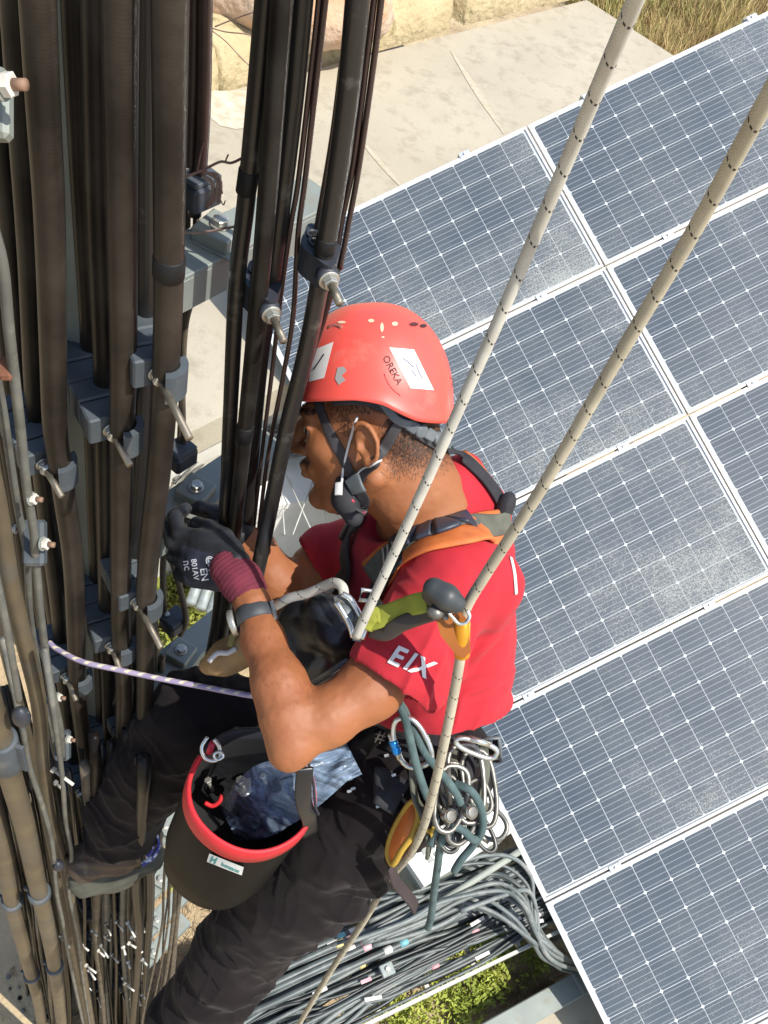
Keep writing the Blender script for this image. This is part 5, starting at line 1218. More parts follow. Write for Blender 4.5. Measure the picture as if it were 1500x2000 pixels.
def trs_disp(V, N_):
    d = .005 * npn(V * 7, 11) + .0025 * npn(V * 17, 12)
    a, b = L(805, 1570, 1.6), L(340, 2035, 2.08); ax_ = nrmz(b - a); t = (V - a) @ ax_
    cr_ = np.linalg.norm(np.cross(V - a, ax_), axis=1)
    d += np.where(cr_ < .16, .0065 * np.sin(t * 62 + 3.2 * npn(V * 6, 14)) * np.clip(npn(V * 5, 15) + .3, 0, 1), 0)
    e = np.linalg.norm(V - L(700, 1770, 1.70), axis=1); d += np.exp(-(e / .11) ** 2) * .011 * np.sin((V @ nrmz((.75, .55, .2))) * 75 + 2 * npn(V * 9, 16))
    kn = np.linalg.norm(V - L(330, 1430, 1.75), axis=1); d += np.exp(-(kn / .12) ** 2) * .006 * np.sin((V @ nrmz((.5, -.8, 0))) * 80 + 2 * npn(V * 9, 17))
    # irregular creases in the cloth
    for (dr, st, am, sd0) in (((.62, -.78, .1), (34, 7, 12), .0085, 21), ((.9, .35, .1), (26, 6, 12), .0055, 23), ((.3, .9, .2), (40, 9, 14), .0045, 25)):
        e1 = nrmz(dr); e2 = nrmz(np.cross(e1, (0, 0, 1))); e3 = np.cross(e1, e2)
        q_ = np.stack([V @ e2 * st[0], V @ e1 * st[1], V @ e3 * st[2]], 1); q_ = q_ + .5 * npn(V * 11, sd0 + 1)[:, None]
        r2 = (1 - np.abs(npn(q_, sd0))) ** 4; d += am * (r2 - .25) * np.clip(npn(V * 4.5, sd0 + 2) + .55, 0, 1)
    d += .0008 * npn(V * 55, 18)
    return d
trs, tV, tF = solid('trousers', T_, m_trs, person, trs_disp, 2)
# ------------------------------------------------------------------ boot
m_leather = mat('brown boot leather', (.10, .062, .042), .65, 0, (.055, .04, .03), scale=14, bump=.25, bscale=120, dust=(.16, .13, .10), dscale=18, dlo=.5, dhi=.7)
m_sole = mat('grey boot sole', (.10, .10, .075), .85, 0, (.06, .06, .045), scale=16, bump=.2)
Bo = Field(.004)
Bo.chain([L(238, 1570, 2.02), L(240, 1635, 2.06)], [.062, .058], .02)
Bo.chain([L(282, 1640, 2.07), L(225, 1662, 2.08), L(165, 1685, 2.08)], [.042, .048, .042], .03)
solid('boot', Bo, m_leather, person, lambda V, N_: .002 * npn(V * 25, 3) + .0015 * np.sin(V[:, 1] * 240))
Bs = Field(.004)
Bs.chain([L(292, 1672, 2.10), L(230, 1698, 2.12), L(168, 1718, 2.12)], [.036, .044, .040], .02)
bo = [o for o in person.children if o.name.startswith('boot')][0]
solid('sole', Bs, m_sole, bo, lambda V, N_: .0012 * np.sin((V[:, 1] * .9 - V[:, 0] * .35) * 420))
m_lace = mat('blue and white sock', (.55, .58, .70), .8, 0, (.04, .05, .28), scale=40, lo=.48, hi=.52)
mb = MB(); mb.tube(cr([P(306, 1628, 1.98), P(310, 1650, 2.0), P(300, 1672, 2.02), P(278, 1688, 2.03)], 5), .006, 8, flat=.4); mb.tube(cr([P(296, 1640, 1.985), P(298, 1658, 2.0), P(286, 1674, 2.02)], 5), .005, 8, flat=.4); mb.build('sock', m_lace, person)
# ------------------------------------------------------------------ gloves
m_glove = mat('black coated glove', (.020, .021, .025), .55, 0, (.012, .013, .016), scale=40, bump=.3, bscale=400, bdist=.0006)
m_cuff = mat('maroon knitted cuff', (.15, .018, .035), .9, 0, (.10, .012, .025), scale=50, bump=.4, bscale=500, bdist=.0006)
m_gback = mat('navy glove back', (.022, .026, .045), .8, 0, (.014, .017, .03), scale=50, bump=.3, bscale=500, bdist=.0005)
G = Field(.0022)
kn = [L(392, 1052, 1.385), L(372, 1072, 1.395), L(366, 1100, 1.40), L(374, 1128, 1.405)]
for k_, wr in zip(kn, (L(462, 1098, 1.355), L(458, 1108, 1.355), L(452, 1120, 1.36), L(448, 1132, 1.365))): G.cap(wr, k_, .0205, .0150, .010)
G.ell(L(425, 1090, 1.385), (.040, .034, .022), None, .02)
G.chain([kn[0], L(352, 1042, 1.40), L(342, 1012, 1.425), L(362, 994, 1.45)], [.0140, .0120, .0112, .0102], .004)
G.chain([kn[1], L(338, 1060, 1.41), L(326, 1028, 1.44), L(343, 1004, 1.465)], [.0142, .0122, .0114, .0104], .004)
G.chain([kn[2], L(341, 1088, 1.425), L(346, 1058, 1.455), L(376, 1040, 1.46)], [.0138, .0120, .0110, .0100], .004)
G.chain([kn[3], L(352, 1122, 1.435), L(360, 1092, 1.46), L(388, 1072, 1.46)], [.0128, .0108, .0100, .0092], .004)
G.chain([L(455, 1080, 1.37), L(436, 1050, 1.39), L(408, 1032, 1.405), L(384, 1022, 1.42)], [.0175, .0150, .0130, .0112], .006)
gl, gV, gF = solid('glove', G, m_glove, person, lambda V, N_: .0007 * npn(V * 90, 3), 2, mats=[m_glove, m_gback], mi=lambda C: ((C[:, 2] > -1.392) & ((-C[:, 1] * F / -C[:, 2] + 1000) > 1064 + .28 * ((C[:, 0] * F / -C[:, 2] + 750) - 350)) & ((C[:, 0] * F / -C[:, 2] + 750) > 355)), bv='glove_l')
Cf = Field(.0022); Cf.chain([L(449, 1110, 1.358), L(470, 1133, 1.350), L(484, 1158, 1.342)], [.0300, .0300, .0285], .01)
Cf.cap(L(488, 1170, 1.34), L(500, 1210, 1.33), .0262, k=.002, op='s')
solid('glove_cuff', Cf, m_cuff, gl, lambda V, N_: .0004 * np.sin((V @ nrmz(L(484, 1158, 1.34) - L(449, 1110, 1.36))) * 900) + .0008 * npn(V * 60, 3), 1)
G2 = Field(.0024)
G2.cap(L(462, 1040, 1.52), L(425, 1012, 1.51), .030, .024, .01)
for k_, (a, b, c) in enumerate((((415, 1000, 1.50), (392, 992, 1.49), (372, 1000, 1.495)), ((412, 1008, 1.52), (388, 1002, 1.51), (370, 1012, 1.51)), ((415, 1022, 1.53), (392, 1018, 1.53), (378, 1028, 1.53)), ((420, 1036, 1.54), (400, 1034, 1.54), (388, 1042, 1.54)))):
    G2.chain([L(*a), L(*b), L(*c)], [.0135, .0122, .0108], .004)
G2.chain([L(440, 1020, 1.50), L(425, 1034, 1.48), L(405, 1036, 1.47)], [.016, .013, .011], .005)
solid('glove', G2, m_glove, person, None, 2, bv='glove_r')
mb = MB(); a, b = P(386, 1022, 1.43), P(398, 1042, 1.40); mb.cyl(a, b, .0045, 12); mb.hexa(b, (b - a), .009, .007); mb.build('bolt', m_bolt, tagd=('small zinc bolt held between the gloved fingers', 'bolt'))
mb = MB(); mb.box(P(388, 1014, 1.45), dirw((.9, -.3, 0)) * .03, dirw((.3, .9, 0)) * .004, dirw((0, 0, 1)) * .003, .001); mb.build('spanner', m_bolt, tagd=('pale steel spanner held by the gloves at the beam', 'tool'))
# glove print
m_print = mat('white glove print', (.75, .76, .80), .7)
text_decal('glove_print', '801AV', 15, 381, 1112, 82, 'glove_l', m_print, gl, .2)
text_decal('glove_print', 'EN', 20, 399, 1122, 82, 'glove_l', m_print, gl, .2)
text_decal('glove_print', '@X', 17, 412, 1100, 82, 'glove_l', m_print, gl, .3)
text_decal('glove_print', 'nc', 21, 366, 1104, 82, 'glove_l', m_print, gl, .3)
# watch
m_watch = mat('dark grey watch strap', (.05, .055, .06), .6, 0, (.035, .04, .045), scale=30)
ax_ = nrmz(L(494, 1180, 1.335) - L(512, 1250, 1.31)); cc = L(499, 1202, 1.327)
wa = W(cc); wax = dirw(ax_); 
mb = MB(); mb.lathe(wa - wax * .012, wax, [(.0270, 0), (.0292, .001), (.0288, .012), (.0280, .023), (.0265, .024)], 36); wt = mb.build('watch', m_watch, person)
wd_ = dirw(nrmz(np.cross(ax_, (0, 0, 1)))); wd_ = -wd_ if wd_.dot(dirw((-1, 0, 0))) < 0 else wd_
mb = MB(); q = wa + wd_ * .031; mb.lathe(q - wd_ * .002, wd_, [(.019, 0), (.0195, .001), (.0195, .007), (.018, .009)], 28); mb.build('watch_case', m_bolt, wt)
mb = MB(); q2 = wa - wd_ * .029 + dirw((0, 0, 1)) * .010; mb.box(q2, wax * .015, dirw((0, 0, 1)) * .006, wd_ * .0025, .001); mb.build('buckle', m_bolt, wt)
# ------------------------------------------------------------------ helmet
m_helm = mat('red helmet shell', (.80, .095, .070), .42, 0, (.74, .08, .06), scale=4, coat=.15, spec=.5, dust=(.62, .20, .15), dscale=14, dlo=.60, dhi=.8, rvar=.05)
m_helm_in = mat('dark helmet lining', (.02, .02, .022), .9)
m_blk = mat('black webbing', (.022, .022, .026), .8, 0, (.014, .014, .017), scale=60, bump=.3, bscale=500, bdist=.0005)
m_gplas = mat('grey plastic', (.13, .15, .16), .45, 0, (.09, .105, .11), scale=20)
HCu, HAr, HBr, HCr = .044, .101, .120, .100
def rim_t(ph):      # latitude of the rim for azimuth ph (0 = front, pi/2 = near side)
    c = math.cos(ph); s2 = math.sin(ph) ** 2
    return math.radians(-1 - 9 * max(0, -c) ** 1.5 * 1.6 + 7 * s2 * (1 if c > -.35 else max(0, 1 + (c + .35) * 3)) + 3 * max(0, c) ** 3)
def helm_pt(ph, t, k=1.0):
    ct = math.cos(t); ct = math.copysign(abs(ct) ** .82, ct); st = math.copysign(abs(math.sin(t)) ** 1.0, math.sin(t))
    f = math.cos(ph) * ct * HAr * (1.04 if math.cos(ph) < 0 else 1.0); l = math.sin(ph) * ct * HCr; u = st * HBr
    f += .004
    return Hd(f * k, HCu + u * k, l * k)
NPH, NT = 96, 34
def shell(k, flare):
    vs = []
    for j in range(NT + 1):
        for i in range(NPH):
            ph = 2 * math.pi * i / NPH; r0 = rim_t(ph); w = j / NT; t = r0 + (math.pi / 2 - r0) * w
            kk = k + flare * max(0, 1 - w * 9) ** 2
            # shallow crown channels
            kk -= .008 * math.exp(-((abs(math.sin(ph)) - .0) / .05) ** 2) * (.35 < w < .97) * (math.cos(ph) < 0)
            vs.append(W(helm_pt(ph, t, kk)))
    fs = [(j * NPH + i, j * NPH + (i + 1) % NPH, (j + 1) * NPH + (i + 1) % NPH, (j + 1) * NPH + i) for j in range(NT) for i in range(NPH)]
    return vs, fs
helmet = None
vo, fo = shell(1.0, .035); vi, fi = shell(.965, .03)
mb = MB(); n0 = len(vo); mb.add(vo + vi, fo + [tuple(n0 + q for q in f[::-1]) for f in fi] + [(i, n0 + i, n0 + (i + 1) % NPH, (i + 1) % NPH) for i in range(NPH)])
helmet = mb.build('helmet', m_helm, person)
BV['helmet'] = BVHTree.FromPolygons(vo, fo)
mb = MB(); vl, fl_ = shell(.955, .0); mb.add(vl, fl_); mb.build('lining', m_helm_in, helmet)
m_stk = mat('white reflective sticker', (.78, .76, .72), .35, 0, (.70, .67, .62), scale=20)
m_ink = mat('black ink', (.03, .02, .02), .7); m_inkb = mat('blue grey ink', (.12, .13, .28), .6)
poly_decal('side_sticker', [(760, 679), (808, 683), (847, 762), (801, 758)], 'helmet', m_stk, helmet, .0008)
poly_decal('front_sticker', [(613, 684), (652, 668), (634, 738), (604, 746)], 'helmet', m_stk, helmet, .0008)
def ink_line(name, pts, w, names, m, par, off=.0013):
    path, nr_l = surf_path(pts, names, off, None, 4)
    if len(path) < 2: return
    mb = MB(); mb.tube(path, w / 2, 6, flat=.25, flatdir=nr_l); return mb.build(name, m, par)
ink_line('sticker_mark', [(787, 700), (797, 708), (808, 718)], .0014, 'helmet', m_inkb, helmet)
ink_line('sticker_mark', [(803, 722), (812, 735)], .0012, 'helmet', m_inkb, helmet)
ink_line('sticker_mark', [(812, 712), (818, 728), (824, 740)], .0012, 'helmet', m_inkb, helmet)
ink_line('sticker_mark', [(634, 692), (625, 706), (614, 722)], .0018, 'helmet', m_ink, helmet)
text_decal('maker_lettering', 'OREKA', 19, 766, 723, 62, 'helmet', m_ink, helmet, .15)
ink_line('groove', [(750, 730), (757, 748), (768, 762), (782, 773)], .0014, 'helmet', mat('dark red groove', (.30, .015, .02), .5), helmet, .0002)
ink_line('rivet_dot', [(763, 723), (764, 725)], .0035, 'helmet', m_ink, helmet)
mb = MB(); pts = [(660, 718), (672, 716), (678, 724), (668, 734), (676, 742), (662, 752), (655, 740)]
vs = [hit(x, y, 'helmet', .0009)[0] for x, y in pts]; mb.add(vs, [tuple(range(len(vs)))]); mb.build('emblem', mat('grey emblem', (.42, .40, .38), .5), helmet)
m_hole = mat('pale vent plug', (.80, .62, .42), .5); m_vent = mat('dark vent', (.10, .02, .02), .6)
for (x, y, rx_, ry_, mm) in ((725, 627, 6, 3.4, m_hole), (771, 633, 6, 4, m_hole), (746, 640, 3.4, 9, m_hole), (748, 659, 3, 1.5, m_hole), (808, 634, 9, 4, m_vent), (826, 637, 7, 3.6, m_ink), (668, 630, 8, 2.5, m_hole)):
    vs = []
    for k_ in range(16):
        a = 2 * math.pi * k_ / 16; h_, _ = hit(x + rx_ * math.cos(a), y + ry_ * math.sin(a), 'helmet', .0008)
        if h_ is not None: vs.append(h_)
    if len(vs) > 8: mb = MB(); mb.add(vs, [tuple(range(len(vs)))]); mb.build('vent_hole', mm, helmet)
ink_line('scratch', [(640, 640), (655, 634), (668, 640)], .006, 'helmet', mat('scuffed red', (.40, .12, .09), .8), helmet, .0)
ink_line('side_letter', [(884, 742), (881, 756)], .0014, 'helmet', m_ink, helmet); ink_line('side_letter', [(879, 738), (889, 744)], .0014, 'helmet', m_ink, helmet)
# straps under the helmet
m_strap = mat('dark chin strap', (.045, .042, .045), .7, 0, (.03, .028, .03), scale=60, bump=.2, bscale=500, bdist=.0004)
strap('chin_strap', [(622, 780), (634, 818), (652, 858), (672, 896), (690, 935)], ['body'], .015, m_strap, helmet, .003, .12, 1.28)
strap('chin_strap', [(802, 792), (778, 826), (757, 862), (734, 900), (704, 938)], ['body'], .016, m_strap, helmet, .004, .12, 1.28)
strap('headband', [(650, 780), (700, 778), (744, 788), (776, 812), (806, 836), (850, 868)], ['body'], .018, m_strap, helmet, .004, .12, 1.28)
strap('cradle_arm', [(712, 764), (742, 778), (758, 800), (772, 816), (800, 826)], ['body'], .012, m_gplas, helmet, .010, .2, 1.26)
for k_, (x, y) in enumerate(((800, 828), (816, 838), (831, 846), (846, 856), (860, 866))):
    h_, n_ = hit(x, y, ['body'], .004, 1.30); mb = MB(); ax1 = (P(860, 866, 1.28) - P(800, 828, 1.28)).normalized(); ax2 = n_.cross(ax1).normalized()
    mb.lathe(h_, n_, [(.0105, 0), (.0105, .006), (.009, .008), (.006, .0085)], 20) if k_ % 2 else mb.box(h_ + n_ * .004, ax1 * .008, ax2 * .0085, n_ * .004, .0015)
    mb.build('size_adjuster', m_gplas, helmet)
strap('strap_slider', [(694, 932), (700, 944), (706, 956)], ['body'], .026, m_gplas, helmet, .008, .22, 1.28)
strap('lower_strap', [(706, 950), (710, 975), (704, 1000)], ['body'], .017, m_strap, helmet, .006, .15, 1.28)
m_pink = mat('pink red buckle', (.55, .02, .06), .5)
strap('buckle', [(694, 985), (702, 993), (708, 988)], ['body'], .008, m_pink, helmet, .010, .4, 1.28); strap('buckle', [(690, 968), (694, 970)], ['body'], .010, m_pink, helmet, .012, .4, 1.27)
# black mask pulled under the chin with white ear loops
Mk = Field(.0026); mh, mn = hit(676, 975, ['body'], 0, 1.29)
mloc = RW.T @ (np.array(mh) - CAMP)
Mk.chain([mloc + np.array([-.004, .024, .004]), mloc + np.array([0, -.002, .004]), mloc + np.array([.010, -.026, .002])], [.012, .017, .014], .01)
Mk.chain([mloc + np.array([-.004, .0, -.0]), mloc + np.array([-.012, -.006, -.055])], [.016, .016], .01)
solid('face_mask', Mk, m_blk, person, lambda V, N_: .0015 * npn(V * 50, 3))
m_wht = mat('white elastic', (.78, .78, .76), .6)
strap('ear_loop', [(700, 812), (690, 840), (680, 875), (672, 910), (668, 945)], ['body', 'face_mask'], .0035, m_wht, [o for o in person.children if o.name.startswith('face_mask')][0], .003, .6, 1.27)
strap('ear_loop', [(738, 896), (716, 916), (696, 932), (678, 950)], ['body', 'face_mask'], .0030, m_wht, [o for o in person.children if o.name.startswith('face_mask')][0], .006, .6, 1.26)
strap('loop_bead', [(664, 945), (663, 968)], ['body', 'face_mask'], .011, m_wht, [o for o in person.children if o.name.startswith('face_mask')][0], .004, .6, 1.27)
# ------------------------------------------------------------------ shirt print
m_wp = mat('white shirt print', (.80, .77, .73), .8)
text_decal('sleeve_print', 'E', 52, 776, 1284, 24, 't_shirt', m_wp, shirt, 1.6, shear=.18, sx=.95, off=.002)
text_decal('sleeve_print', 'I', 50, 801, 1294, 24, 't_shirt', m_wp, shirt, 1.4, shear=.25, off=.002)
text_decal('sleeve_print', 'X', 52, 824, 1305, 24, 't_shirt', m_wp, shirt, 1.2, shear=.25, sx=.95, off=.002)
# ------------------------------------------------------------------ harness
m_org = mat('orange harness padding', (.58, .16, .035), .7, 0, (.48, .12, .03), scale=40, bump=.3, bscale=300, bdist=.0008)
m_gweb = mat('grey green webbing', (.11, .115, .085), .8, 0, (.08, .085, .065), scale=60, bump=.4, bscale=600, bdist=.0005)
m_navy = mat('dark blue grey plastic', (.035, .042, .06), .45, 0, (.025, .03, .045), scale=30)
hs = 't_shirt'
hrn = strap('harness', [(735, 1128), (765, 1098), (800, 1076), (850, 1058), (900, 1047), (945, 1040), (985, 1030)], [hs, 'body'], .062, m_org, person, .008, .14, None)
strap('webbing', [(735, 1122), (770, 1088), (810, 1065), (860, 1047), (900, 1036), (950, 1026), (983, 1018)], [hs, 'body'], .034, m_gweb, hrn, .015, .10, None)
for k_, (a, b) in enumerate((((800, 1069), (822, 1060)), ((828, 1058), (852, 1049)), ((858, 1047), (882, 1040)), ((888, 1038), (912, 1032)))):
    strap('ladder_block', [a, ((a[0] + b[0]) / 2, (a[1] + b[1]) / 2), b], [hs], .042, m_navy, hrn, .017, .22, 1.30, n=3)
strap('ladder_block', [(782, 1080), (790, 1074), (800, 1069)], [hs], .046, m_blk, hrn, .015, .2, 1.30, n=3)
for k_ in range(3): strap('buckle_bar', [(764 + k_ * 9, 1078 - k_ * 4), (774 + k_ * 9, 1112 - k_ * 4)], [hs], .0035, m_bolt, hrn, .019, .8, 1.30)
strap('back_strap', [(868, 872), (905, 896), (940, 930), (965, 962), (980, 990)], [hs, 'body'], .022, m_blk, hrn, .004, .25, None)
strap('back_edge', [(905, 885), (945, 925), (965, 965), (980, 1000)], [hs, 'body'], .012, m_org, hrn, .003, .3, None)
mb = MB(); mb.ball(P(986, 990, 1.39), (.016, .024, .018), 14, [dirw((1, 0, 0)), dirw((.3, 1, 0)), dirw((0, 0, 1))]); mb.build('back_ring_cover', m_blk, hrn)
strap('chest_strap', [(712, 1020), (692, 1045), (682, 1085), (688, 1120), (660, 1150), (630, 1165)], [hs], .034, m_blk, hrn, .010, .16, 1.42)
strap('twisted_strap', [(705, 1000), (695, 1030), (680, 1058)], [hs, 'body'], .022, mat('brown black webbing', (.05, .03, .02), .7), hrn, .014, .3, 1.38)
strap('front_strap', [(800, 1090), (765, 1120), (745, 1150), (735, 1180)], [hs], .030, m_blk, hrn, .010, .18, 1.36)
strap('shirt_trim', [(996, 1090), (1003, 1120), (1006, 1160)], [hs], .006, m_wp, shirt, .002, .4, 1.42)
# belt
strap('belt', [(750, 1412), (800, 1430), (850, 1450), (900, 1462), (945, 1466), (975, 1462)], ['trousers'], .044, m_blk, hrn, .004, .12, 1.50)
strap('belt_padding', [(760, 1452), (830, 1475), (900, 1482), (950, 1478)], ['trousers', hs], .032, mat('black mesh padding', (.012, .012, .014), .9), hrn, .004, .2, 1.52)
def loop_path(c, ax, ay, rx_, ry_, n=24, sq=.75):
    out = []
    for k_ in range(n):
        a = 2 * math.pi * k_ / n; ca, sa = math.cos(a), math.sin(a)
        out.append(c + ax * (math.copysign(abs(ca) ** sq, ca) * rx_) + ay * (math.copysign(abs(sa) ** sq, sa) * ry_ * (1 + .18 * ca)))
    return out
m_alu = mat('polished aluminium', (.72, .72, .68), .25, .85, (.6, .6, .56), scale=30, dust=(.35, .33, .28), dscale=40, dlo=.5, dhi=.75)
m_alud = mat('worn dark aluminium', (.22, .215, .19), .45, .6, (.13, .125, .11), scale=30)
m_bluea = mat('anodised blue sleeve', (.02, .24, .62), .25, .6, (.02, .18, .5), scale=30)
def carabiner(x, y, d, ang, ln, wd, lab, m=None, sleeve=None, tilt=0.2, r=.0052, group=None):
    c = P(x, y, d); a = math.radians(ang); ax = dirw(nrmz((math.cos(a), math.sin(a), -tilt))); ay = dirw((0, 0, 1)).cross(ax).normalized()
    ay = (ay + dirw((0, 0, 1)) * .25).normalized(); ay = (ay - ax * ay.dot(ax)).normalized()
    t = thing('carabiner', lab, 'carabiner', c, group)
    lp = loop_path(c, ax, ay, ln / 2, wd / 2, 28)
    mb = MB(); mb.tube(lp, r, 10, closed=True); mb.build('frame', m or m_alu, t)
    g0_, g1_ = c + ay * wd * .53 - ax * ln * .24, c + ay * wd * .53 + ax * ln * .26
    mb = MB(); mb.cyl(g0_, g1_, r * 1.15, 12); mb.build('gate', m or m_alu, t)
    if sleeve is not None: mb = MB(); e_ = (g1_ - g0_); mb.lathe(g0_.lerp(g1_, .22), e_, [(r * 1.2, 0), (r * 1.7, .001), (r * 1.7, .009), (r * 1.5, .010), (r * 1.5, .012), (r * 1.75, .013), (r * 1.75, .022), (r * 1.3, .024)], 16); mb.build('sleeve', sleeve, t)
    return t
buckle = MB(); c = P(955, 1462, 1.50); a1, a2 = dirw((.98, .1, .1)), dirw((-.1, .98, .1))
buckle.tube([c + a1 * (i * .018) + a2 * (j * .017) for i, j in ((-1, -1), (1, -1), (1, 1), (-1, 1))], .0042, 8, closed=True); buckle.build('gear_loop_buckle', m_gplas, hrn)
# ------------------------------------------------------------------ ropes
m_rope = mat('white rope sheath', (.60, .58, .50), .85, 0, (.50, .475, .40), scale=30, bump=.2, bscale=700, bdist=.0004)
def ticks(m, col, period=.038, wdt=.065, slope=.16, dash=9):
    nt = m.node_tree; lk = nt.links.new; b = prin(m); uv = nn(nt, 'ShaderNodeUVMap'); s_ = nn(nt, 'ShaderNodeSeparateXYZ'); lk(uv.outputs[0], s_.inputs[0])
    def ma(op, a, b_=None):
        n_ = nn(nt, 'ShaderNodeMath', operation=op)
        for i, v in enumerate((a, b_)):
            if v is None: continue
            if isinstance(v, (int, float)): n_.inputs[i].default_value = v
            else: lk(v, n_.inputs[i])
        return n_.outputs[0]
    v = ma('DIVIDE', s_.outputs[1], period); v = ma('ADD', v, ma('MULTIPLY', ma('SINE', ma('MULTIPLY', s_.outputs[0], 6.2832)), slope))
    fr = ma('FRACT', v); line = ma('LESS_THAN', fr, wdt)
    ds = ma('GREATER_THAN', ma('SINE', ma('MULTIPLY', s_.outputs[0], 6.2832 * dash)), -.35)
    f = ma('MULTIPLY', line, ds); src = b.inputs['Base Color'].links[0].from_socket
    mx = nn(nt, 'ShaderNodeMix', data_type='RGBA'); mx.inputs[7].default_value = (*col, 1); lk(f, mx.inputs[0]); lk(src, mx.inputs[6]); lk(mx.outputs[2], b.inputs['Base Color'])
ticks(m_rope, (.05, .045, .04)); uvwave_bump(m_rope, 1.0, .5, .0012, 'X', diag=((9, 160, 1), .6))
m_rope2 = mat('older cream rope sheath', (.50, .45, .33), .85, 0, (.40, .36, .26), scale=30, bump=.2, bscale=700, bdist=.0004)
ticks(m_rope2, (.05, .045, .035), .036); uvwave_bump(m_rope2, 1.0, .5, .0012, 'X', diag=((9, 160, 1), .6))
def rope(name, lab, cat, pts, r, m, seg=16, n=10, parent=None, group=None):
    mb = MB(); mb.tube(cr([P(*q) for q in pts], n), r, seg); return mb.build(name, m, parent, tagd=None if parent else (lab, cat, group))
rope('climbing_rope', 'white rope with dark tick marks running from the top edge down to the chest', 'rope', [(1345, -240, .50), (1243, -5, .60), (1110, 308, .75), (985, 600, .88), (860, 880, 1.0), (770, 1080, 1.10), (722, 1185, 1.15), (696, 1243, 1.18)], .0062, m_rope)
rope('climbing_rope', 'cream rope with dark ticks running through the orange rope grab and past the hip', 'rope', [(1640, -60, .56), (1500, 190, .64), (1350, 460, .76), (1200, 710, .88), (1060, 950, 1.0), (950, 1120, 1.10), (908, 1195, 1.14), (902, 1260, 1.16), (893, 1320, 1.19), (872, 1430, 1.25), (850, 1530, 1.33), (825, 1620, 1.43), (795, 1675, 1.52), (755, 1722, 1.65), (710, 1800, 1.85), (650, 1890, 2.1), (590, 1990, 2.45), (540, 2080, 2.8)], .0068, m_rope2, n=12)
m_purp = mat('purple flecked cord', (.36, .30, .42), .85, 0, (.24, .20, .32), scale=30)
ticks(m_purp, (.62, .55, .40), .022, .32, .4, 2)
m_purp.name = 'purple cord'
rope('cord', 'thin purple and white cord tied from the left clamp stack to the climber', 'cord', [(96, 1255, 1.45), (112, 1268, 1.44), (160, 1292, 1.42), (230, 1308, 1.41), (310, 1325, 1.40), (400, 1342, 1.39), (480, 1357, 1.38), (520, 1362, 1.39)], .0043, m_purp, 10)
# ------------------------------------------------------------------ chest gear
rope('rope_tail', 'thick white rope end curling over the chest ascender', 'rope', [(522, 1192, 1.36), (540, 1182, 1.35), (565, 1168, 1.33), (598, 1160, 1.31), (630, 1146, 1.29), (652, 1138, 1.27), (668, 1146, 1.255), (672, 1165, 1.25), (668, 1188, 1.255)], .0070, m_rope)
m_wid = mat('glossy black pouch', (.016, .017, .020), .35, 0, (.010, .011, .013), scale=20, bump=.1, bscale=60)
tp = thing('gear_pouch', 'black leather gear pouch on the chest behind the white rope end', 'pouch', P(640, 1290, 1.45))
Pf = Field(.004)
Pf.chain([L(610, 1215, 1.42), L(590, 1270, 1.44), L(560, 1310, 1.46)], [.050, .055, .05], .02)
Pf.chain([L(640, 1190, 1.38), L(655, 1240, 1.37), L(668, 1275, 1.37)], [.026, .032, .024], .012)
Pf.chain([L(622, 1185, 1.37), L(612, 1240, 1.385)], [.018, .020], .012)
solid('pouch_body', Pf, m_wid, tp, lambda V, N_: .002 * npn(V * 30, 3) + .0012 * npn(V * 70, 5))
for k_, pts in enumerate(([(606, 1352, 1.36), (640, 1330, 1.34), (690, 1300, 1.31)], [(600, 1338, 1.37), (640, 1315, 1.345), (680, 1290, 1.32)])):
    mb = MB(); mb.tube([P(*q) for q in pts], .0045, 8, flat=.5, flatdir=dirw((0, 0, 1))); mb.build('metal_edge', m_gplas, tp)
ta_ = thing('chest_ascender', 'grey metal chest ascender holding the white rope with dark marks', 'ascender', P(690, 1230, 1.22))
mb = MB(); pp = [(652, 1165), (672, 1158), (692, 1190), (708, 1225), (705, 1252), (690, 1250), (678, 1225), (660, 1195)]
mb.prism([P(x, y, 1.225) for x, y in pp], dirw((0, 0, 1)), .006); mb.build('frame_plate', m_alud, ta_)
mb = MB(); mb.tube(cr([P(x, y, 1.215) for x, y in ((668, 1160), (684, 1170), (700, 1196), (712, 1222), (706, 1248))], 5), .0045, 10); mb.build('rope_channel', m_alu, ta_)
mb = MB(); mb.tube(cr([P(x, y, 1.21) for x, y in ((656, 1176), (670, 1196), (684, 1222), (690, 1245))], 5), .004, 10); mb.build('cam_lever', m_alu, ta_)
mb = MB(); mb.ball(P(676, 1198, 1.214), (.010, .014, .006), 14, [dirw((1, 0, 0)), dirw((-.4, 1, 0)), dirw((0, 0, 1))]); mb.build('cam', m_gplas, ta_)
mb = MB(); mb.tube([P(x, y, 1.2) for x, y in ((707, 1152), (742, 1156), (738, 1176), (702, 1172))], .0032, 8, closed=True); mb.build('top_ring', m_alu, ta_)
# fabric scraps and cord at the lap
m_lh = mat('tan leather', (.42, .26, .11), .8, 0, (.30, .18, .08), scale=20, bump=.2)
Lf = Field(.0035); Lf.chain([L(408, 1300, 1.55), L(440, 1285, 1.54), L(480, 1262, 1.53), L(505, 1230, 1.53)], [.016, .026, .028, .02], .02)
solid('leather_flap', Lf, m_lh, tp, lambda V, N_: .003 * npn(V * 40, 3))
mb = MB(); mb.tube(cr([P(x, y, 1.5) for x, y in ((408, 1292), (425, 1276), (445, 1275), (462, 1266))], 5), .0045, 8); mb.build('white_binding', m_wp, tp)
mb = MB(); mb.tube(cr([P(x, y, 1.5) for x, y in ((450, 1262), (456, 1240), (470, 1228))], 5), .006, 8); mb.build('tan_loop', mat('olive webbing', (.34, .30, .10), .8), tp)
